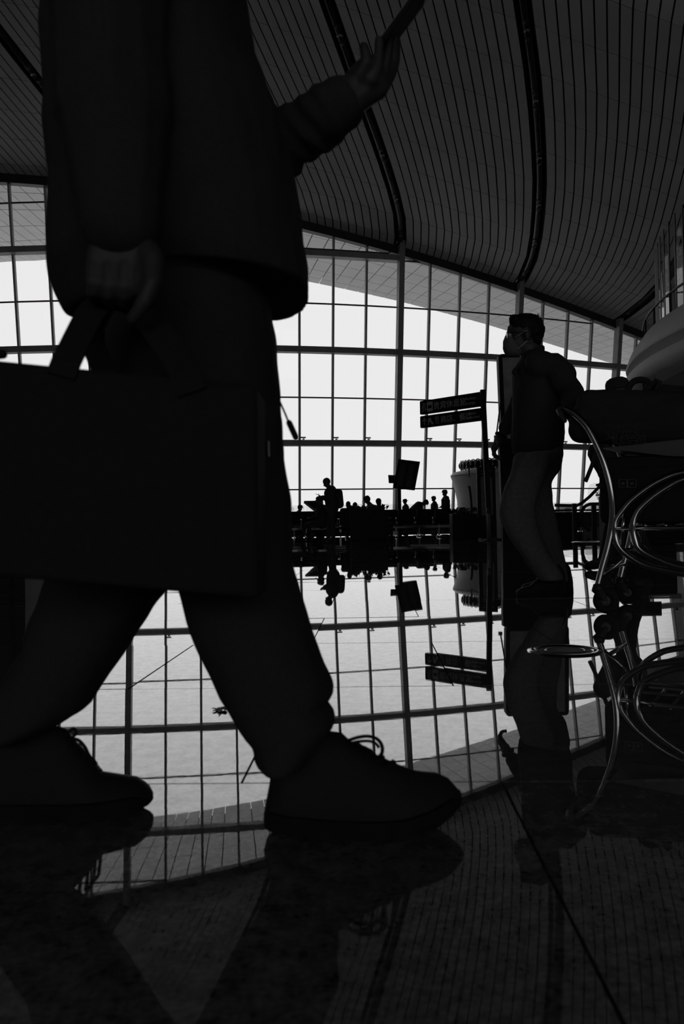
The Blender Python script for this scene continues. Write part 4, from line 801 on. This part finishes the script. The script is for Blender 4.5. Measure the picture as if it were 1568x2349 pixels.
for o_ in (0, .5, 1): MB().tube([Vector((lo1[6].x, lo1[6].y, .405)) + V_ * GA * o_, Vector((lo1[6].x, lo1[6].y, .405)) + V_ * GA * o_ + U_ * .8], .012, 8).build('deck_rail', 'chrome', tl_, True)
MB().tube([np_(1371, 1330), np_(1403, 1306), np_(1430, 1280)], .008, 8).build('brace', 'chrome', tl_, True)
fa = B0 + U_ * .78; 
for o_ in (.08, GA - .08):
    wv = MB(); ax = fa + V_ * o_ + Z * .075; wv.loft([[ax + (U_ * math.cos(q) + Z * math.sin(q)) * r + V_ * t for r, t in ((.02, -.016), (.07, -.016), (.075, 0), (.07, .016), (.02, .016))] for q in np.linspace(0, 6.283185, 33)[:-1]], False, True); wv.build('front_wheel', 'rubber', tl_, True)
    MB().bar(ax, Vector((ax.x, ax.y, .405)), .03, .02, U_).build('front_bracket', 'chrome', tl_)
# load
RU = Matrix((U_, V_, Z)).transposed()
def lb_(a, v, z): return Vector((B0.x, B0.y, 0)) + U_ * a + V_ * v + Z * z
sc1 = thing('suitcase', 'dark hard suitcase lying lowest on the trolley with two square emblems', 'suitcase', lb_(.42, .26, .43)); 
MB().box(lb_(.37, .27, .59), (.80, .5, .32), 0, RU).build('shell', 'bagl', sc1, bev=.03)
for k in range(3): MB().box(lb_(.43, .017, .50 + k * .1), (.66, .008, .012), 0, RU).build('rib', 'bagl', sc1)
for k in range(2):
    c = np_(1428 + k * 20, 1109, .013); MB().tube([c + U_ * .018 * sx + Z * .018 * sy for sx, sy in ((-1, -1), (1, -1), (1, 1), (-1, 1))], .003, 6, True).build('square_emblem', 'grey', sc1); MB().box(c, (.014, .004, .012), 0, RU).build('emblem_mark', 'grey', sc1)
z0 = np_(1380, 1028, 0.).z; fbk = thing('folded_bag', 'pale grey folded plastic bag wedged between suitcase and duffel', 'bag', lb_(.4, .25, .72))
A_ = [np_(1380, 1028, .0), np_(1535, 1046, .0), np_(1600, 1047, 0), np_(1700, 1044, .0), np_(1700, 998, .0), np_(1568, 1007, .0), np_(1470, 1018, 0)]; MB().prism(A_, V_ * .5).build('fold', 'grey', fbk)
df = thing('duffel_bag', 'large soft black duffel with Chinese lettering on top of the trolley', 'bag', lb_(.3, .25, .84)); m = MB()
for v in (.1, .25, .42):
    m.cap(np_(1338, 985, v), np_(1620, 975, v), .075, .11); m.cap(np_(1345, 960, v), np_(1620, 950, v), .09, .11); m.cap(np_(1385, 985, v), np_(1640, 975, v), .07, .08); m.cap(np_(1352, 925, v), np_(1600, 940, v), .07, .09)
do = clad(m, 'body', 'cloth', df, .012, .010, 8, 1.)
def tline(s, x, y, sz):
    p = np_(x, y, -.012); text(s, 'lettering', 'letter2', df, p, U_, Z, sz)
M['letter2'] = mat('faded_print', .05, .7, ns=30, na=.2)
for k, ch in enumerate('爱心生活'): tline(ch, 1386 + k * 19, 1008 - k * .5, .05)
for k, ch in enumerate('如意吉前'): tline(ch, 1400 + k * 19, 1020 - k, .05)
ht = MB().tube([Vector(q) for q in crom([tuple(np_(x, y, .2)) for x, y in ((1437, 915), (1441, 890), (1455, 874), (1475, 872), (1489, 882), (1496, 912))], 6)], .017, 8).build('carry_handle', 'cloth2', df, True)
bpk = thing('backpack', 'black backpack humped on top of the duffel with loose strap ends', 'backpack', np_(1500, 920, .25)); m = MB(); m.cap(np_(1500, 915, .3), np_(1640, 925, .3), .075, .08); m.cap(np_(1500, 905, .2), np_(1530, 915, .2), .055, .07); clad(m, 'pack', 'cloth', bpk, .012, .008, 9)
MB().tube([np_(x, y, .12) for x, y in ((1478, 905), (1490, 886), (1505, 872), (1512, 876), (1506, 890), (1496, 905))], .012, 8).build('strap', 'cloth2', bpk, True); MB().tube([np_(x, y, .1) for x, y in ((1478, 880), (1486, 920), (1492, 960))], .012, 8).build('strap', 'cloth2', bpk, True)

# ================================================================== man striding past in the foreground
fm = thing('person', 'large dark walking figure in a bulky jacket filling the left foreground', 'person', gnd(500, 1905))
# body (one skin): trunk, head above the frame, both arms with hands, legs
b = MB(); hipc = at(430, 800, 1.22); chest = at(330, 60, 1.21)
b.cap(at(420, 760, 1.22), chest, .12, .13); b.cap(chest, chest + Vector((.02, 0, .2)), .12, .08); b.cap(chest + Vector((.02, 0, .18)), chest + Vector((.05, 0, .34)), .055, .055)
hd = chest + Vector((.08, 0, .46)); b.ell(hd, (.095, .076, .11)); b.ell(hd + Vector((.04, 0, -.06)), (.06, .055, .06)); b.cap(hd + Vector((.1, 0, -.01)), hd + Vector((.112, 0, -.035)), .01, .014)
for e in (-1, 1): b.ell(hd + Vector((0, e * .078, -.02)), (.02, .012, .03))
shN, shF = chest + Vector((0, -.19, .1)), chest + Vector((-.02, .19, .1)); elN, wrN = at(262, 240, 1.0), at(276, 520, .955); elF, wrF = at(640, 342, 1.35), at(786, 236, 1.30)
for a, c in ((shN, elN), (shF, elF)): b.cap(chest, a, .08, .055); b.cap(a, c, .05, .04)
b.cap(elN, wrN, .04, .028); b.cap(elF, wrF, .04, .028)
def pn(x, y, D=.955): return at(x, y, D)
def chain(pts, r): 
    for k in range(len(pts) - 1): b.cap(pts[k], pts[k + 1], r[k], r[k + 1], 10)
# near hand: back of a right hand closed on the bag straps
for x0, x1 in ((236, 216), (262, 250), (290, 286), (314, 320)): b.cap(pn(x0, 545), pn(x1, 618, .948), .019, .0105)
b.cap(pn(246, 560), pn(308, 560), .021, .021); b.cap(pn(235, 590, .952), pn(305, 590, .952), .016, .016)
for x, y1, y2 in ((213, 668, 684), (249, 676, 694), (286, 678, 696), (321, 668, 688)):
    chain([pn(x + 2, 616, .945), pn(x, y1 - 22, .941), pn(x, y1, .946), pn(x + 4, y2, .966), pn(x + 8, y2 - 6, .985)], [.0105, .0092, .0088, .0082, .0075])
chain([pn(330, 565), pn(352, 598, .94), pn(350, 650, .928), pn(328, 698, .926), pn(306, 730, .932)], [.017, .015, .0118, .0105, .0085])
# far hand: raised, five digits round a phone
D_ = 1.29
for (x0, y0), (x1, y1), r0, r1 in (((796, 226), (838, 172), .03, .026), ((800, 236), (862, 196), .028, .02), ((812, 232), (868, 206), .022, .016), ((800, 215), (826, 172), .026, .02)): b.cap(at(x0, y0, D_), at(x1, y1, D_), r0, r1)
chain([at(826, 172, D_ - .02), at(840, 145, D_ - .03), at(838, 122, D_ - .03), at(834, 108, D_ - .03)], [.015, .0105, .0095, .0085])                       # thumb
for k, (bx, by, mx, my, tx, ty, dd) in enumerate(((852, 184, 868, 132, 869, 92, -.02), (868, 188, 887, 132, 891, 82, .002), (878, 190, 901, 136, 904, 84, .024), (882, 196, 906, 142, 910, 96, .046))):
    chain([at(bx, by, D_ + dd), at((bx + mx) / 2 + 3, (by + my) / 2, D_ + dd), at(mx, my, D_ + dd), at(tx, ty, D_ + dd)], [.011, .0098, .009, .0078])
for (kx, ky, ax_, ay, D) in ((540, 1230, 650, 1690, 1.18), (215, 1400, 75, 1640, 1.27)): b.cap(hipc, at(kx, ky, D), .08, .05); b.cap(at(kx, ky, D), at(ax_, ay, D), .045, .03)
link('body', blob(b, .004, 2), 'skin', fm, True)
# nails
for x, y, D in ((303, 731, .936),): MB().ell(at(x, y, D), (.006, .003, .008), n=10, m=6).build('nail', 'skin', fm, True)
# jacket
jk = sil([(-420, 210, 470), (-250, 140, 525), (-100, 114, 548), (0, 108, 565), (100, 107, 582), (180, 108, 600), (265, 109, 628), (330, 112, 650), (400, 116, 671), (450, 119, 680), (520, 120, 689), (580, 119, 697), (640, 115, 707), (672, 127, 708), (681, 130, 706), (684, 131, 622), (705, 142, 600), (738, 158, 540)], 1.21, [.14, .2, .21, .21, .21, .21, .21, .21, .205, .2, .2, .195, .19, .18, .18, .17, .16, .14], ex=2.5)
jk.cap(shN, elN, .085, .078); jk.cap(elN, elN + (wrN - elN) * .92, .076, .05); jk.cap(elN + (wrN - elN) * .93, elN + (wrN - elN) * .97, .049, .048)
jk.cap(shF, elF, .075, .05); jk.cap(elF, elF + (wrF - elF) * .82, .048, .043); jk.cap(elF + (wrF - elF) * .80, elF + (wrF - elF) * .93, .046, .045)
for f, R_, r_ in ((.12, .043, .014), (.3, .04, .013), (.45, .042, .012), (.62, .038, .013), (.76, .04, .011)):
    c_ = elF + (wrF - elF) * f; t_ = (wrF - elF).normalized(); u_ = t_.orthogonal().normalized(); v_ = t_.cross(u_); tl2 = f * 7
    jk.tube([c_ + (u_ * math.cos(q) + v_ * math.sin(q)) * R_ + t_ * .012 * math.sin(q + tl2) for q in np.linspace(0, 6.283, 19)[:-1]], r_, 8, True)
jo = clad(jk, 'jacket', 'cloth', fm, .006, .007, 10, 4., 2)
# trousers
hp = sil([(640, 200, 640), (700, 208, 622), (780, 228, 634), (850, 236, 640), (905, 238, 643), (918, 240, 641), (960, 242, 645), (1040, 250, 653), (1090, 260, 655)], 1.22, [.16, .17, .17, .165, .16, .16, .15, .14, .12])
t1 = sil([(950, 330, 645), (1050, 345, 654), (1150, 365, 665), (1235, 380, 670), (1300, 395, 670), (1361, 412, 688), (1406, 425, 703), (1453, 440, 718), (1511, 465, 740), (1557, 487, 761), (1577, 497, 765), (1595, 506, 761), (1616, 520, 746), (1628, 527, 760), (1645, 538, 769), (1663, 550, 766), (1682, 562, 752), (1700, 580, 736), (1716, 581, 722), (1736, 588, 704), (1747, 606, 685)], 1.18, .088)
t2 = sil([(950, 238, 480), (1100, 190, 460), (1250, 135, 430), (1331, 103, 398), (1362, 92, 383), (1383, 84, 364), (1444, 59, 323), (1485, 53, 297), (1515, 29, 278), (1535, 12, 266), (1562, -5, 249), (1603, -20, 222), (1623, -28, 210), (1638, -34, 188), (1648, -36, 172), (1657, -38, 158), (1690, -40, 80)], 1.27, .088)
for t in (t1, t2): hp.add(t.v, t.f)
to = clad(hp, 'trousers', 'cloth', fm, .0065, .0035, 12, 8., 2)
MB().tube([at(x, y, 1.17) for x, y in ((640, 918), (647, 934), (655, 952), (661, 967))], .0016, 6).build('drawcord', 'cloth2', to, True); MB().tube([at(x, y, 1.17) for x, y in ((660, 965), (663, 970), (678, 1003), (680, 1009))], [.003, .0045, .0045, .003], 8).build('cord_end', 'black', to, True)
MB().box(at(612, 1030, 1.06), (.006, .003, .022)).build('zip_pull', 'chrome', to, bev=.001)
def shoe_px(st, label=None):
    up_, so = [], []
    for x, yt, yb, w_, D in st:
        pt, pb = at(x, yt, D), at(x, yb, D - w_); X = (pt.x + pb.x) / 2; zb = max(.001, pb.z); zt = max(pt.z, zb + .008); X = pt.x
        ring = []
        for k in range(20):
            q = 2 * math.pi * k / 20; c, s = math.cos(q), math.sin(q)
            ring.append(Vector((X, D + w_ * math.copysign(abs(c) ** .75, c) * (1 if s < 0 else .55 + .45 * (1 - max(0, s))), (zb + .012 + (zt - zb - .012) * max(0, s) ** .8) if s > 0 else zb + .006 * (1 + s))))
        up_.append(ring); h_ = min(.026, (zt - zb) * .55); so.append([Vector((X, D - w_ - .003, zb)), Vector((X, D + w_ + .003, zb)), Vector((X, D + w_ + .003, zb + h_)), Vector((X, D - w_ - .003, zb + h_))])
    o = MB().loft(up_).build('shoe', 'shoe', fm, True); MB().loft(so).build('sole', 'sole', o); return o
s1 = shoe_px([(607, 1858, 1884, .018, 1.185), (611, 1832, 1897, .03, 1.182), (625, 1757, 1908, .038, 1.18), (660, 1700, 1916, .042, 1.18), (720, 1672, 1922, .043, 1.178), (783, 1680, 1927, .043, 1.178), (803, 1699, 1928, .043, 1.178), (835, 1716, 1929, .045, 1.178), (870, 1734, 1929, .047, 1.178), (915, 1754, 1926, .048, 1.178), (947, 1767, 1917, .047, 1.18), (975, 1771, 1906, .045, 1.184), (1000, 1773, 1893, .042, 1.188), (1029, 1786, 1870, .034, 1.19), (1050, 1811, 1848, .02, 1.192), (1057, 1826, 1835, .006, 1.194)])
s2 = shoe_px([(-95, 1800, 1850, .02, 1.27), (-85, 1740, 1875, .035, 1.27), (-50, 1690, 1884, .04, 1.27), (20, 1660, 1886, .042, 1.27), (100, 1655, 1886, .043, 1.27), (152, 1672, 1886, .043, 1.27), (166, 1694, 1886, .043, 1.27), (202, 1731, 1885, .046, 1.27), (232, 1771, 1884, .047, 1.27), (264, 1776, 1880, .046, 1.272), (311, 1783, 1868, .04, 1.275), (331, 1796, 1856, .03, 1.277), (345, 1815, 1846, .015, 1.278), (349, 1832, 1839, .005, 1.278)])
def lace(pts, D, r, par, name='lace'): return MB().tube([Vector(q) for q in crom([tuple(at(x, y, D)) for x, y in pts], 5)], r, 6).build(name, 'black', par, True)
lace([(790, 1702), (803, 1697), (822, 1691), (845, 1689), (864, 1695), (875, 1709), (876, 1726), (868, 1738)], 1.16, .0028, s1); lace([(800, 1706), (822, 1701), (846, 1700), (860, 1705), (869, 1715)], 1.17, .0024, s1); lace([(866, 1738), (842, 1718), (828, 1712), (812, 1704)], 1.15, .0026, s1)
for x, y in ((822, 1709), (848, 1722), (874, 1735), (900, 1747)): MB().tube([at(x - 6, y + 8, 1.135), at(x, y - 1, 1.178), at(x + 5, y + 3, 1.215)], .003, 6).build('lace', 'black', s1, True)
lace([(152, 1690), (160, 1676), (170, 1672), (174, 1681), (166, 1692), (158, 1700)], 1.245, .0026, s2); lace([(165, 1695), (180, 1698), (195, 1714), (204, 1732), (222, 1753)], 1.24, .0028, s2)
for x, y in ((180, 1709), (198, 1729), (215, 1750), (228, 1766)): MB().tube([at(x - 5, y + 6, 1.225), at(x, y - 1, 1.27), at(x + 4, y + 3, 1.305)], .003, 6).build('lace', 'black', s2, True)
# phone in the raised hand
phc = at(935, 32, 1.30); d1 = (at(962, -4, 1.30) - at(908, 70, 1.30)).normalized(); d2 = Vector((0, .95, .1)); d2 = (d2 - d1 * d2.dot(d1)).normalized(); d3 = d1.cross(d2); RP = Matrix((d1, d2, d3)).transposed()
ph = thing('phone', 'thin phone seen edge-on in the raised hand of the foreground figure', 'phone', phc - Vector((0, 0, .07))); MB().box(phc, (.155, .072, .0095), 0, RP).build('case', 'black', ph, bev=.003); MB().box(phc + d3 * .0052, (.148, .066, .001), 0, RP).build('screen', 'screen', ph); MB().box(phc - d3 * .006 + d1 * .05 + d2 * .02, (.022, .022, .003), 0, RP).build('camera_bump', 'chrome', ph)
# bag in the near hand
bt = thing('tote_bag', 'large stiff black carrier bag hanging at the thigh of the foreground walking figure', 'bag', at(300, 1350, .97)); bD = .925
q = [at(-150, 812, bD), at(588, 884, bD), at(592, 1374, bD), at(-150, 1310, bD)]; bn = Vector((0, .105, 0))
MB().prism([q[0], q[1], q[2], q[3]], bn).build('body', 'bagl', bt, bev=.006)
def flat(pts, D0, wd, name):      # flat strap lying along pixel path
    P = [at(x, y, d) for x, y, d in pts]; rg = []
    for k, p_ in enumerate(P):
        t = (P[min(k + 1, len(P) - 1)] - P[max(k - 1, 0)]).normalized(); s = t.cross(Vector((0, 1, 0))).normalized(); rg.append([p_ + s * wd / 2 + Vector((0, e, 0)) for e in (-.002, .002)] + [p_ - s * wd / 2 + Vector((0, e, 0)) for e in (.002, -.002)])
    return MB().loft(rg).build(name, 'bagl', bt)
flat([(232, 690, .985), (205, 722, .97), (178, 775, .945), (152, 830, .925), (140, 862, .921)], 0, .034, 'strap'); flat([(300, 690, .985), (340, 730, .97), (390, 800, .945), (430, 868, .925), (440, 900, .921)], 0, .034, 'strap')
flat([(238, 692, .992), (215, 740, 1.0), (212, 790, 1.02), (238, 850, 1.032), (245, 880, 1.033)], 0, .030, 'strap'); flat([(300, 692, .992), (345, 740, 1.0), (392, 800, 1.02), (425, 866, 1.032), (430, 890, 1.033)], 0, .030, 'strap')
flat([(232, 690, .985), (262, 684, .985), (300, 690, .985)], 0, .03, 'grip_loop')
MB().cap(at(-22, 815, .95), at(6, 813, .95), .006, .0055).build('handle_end', 'bagl', bt, True)
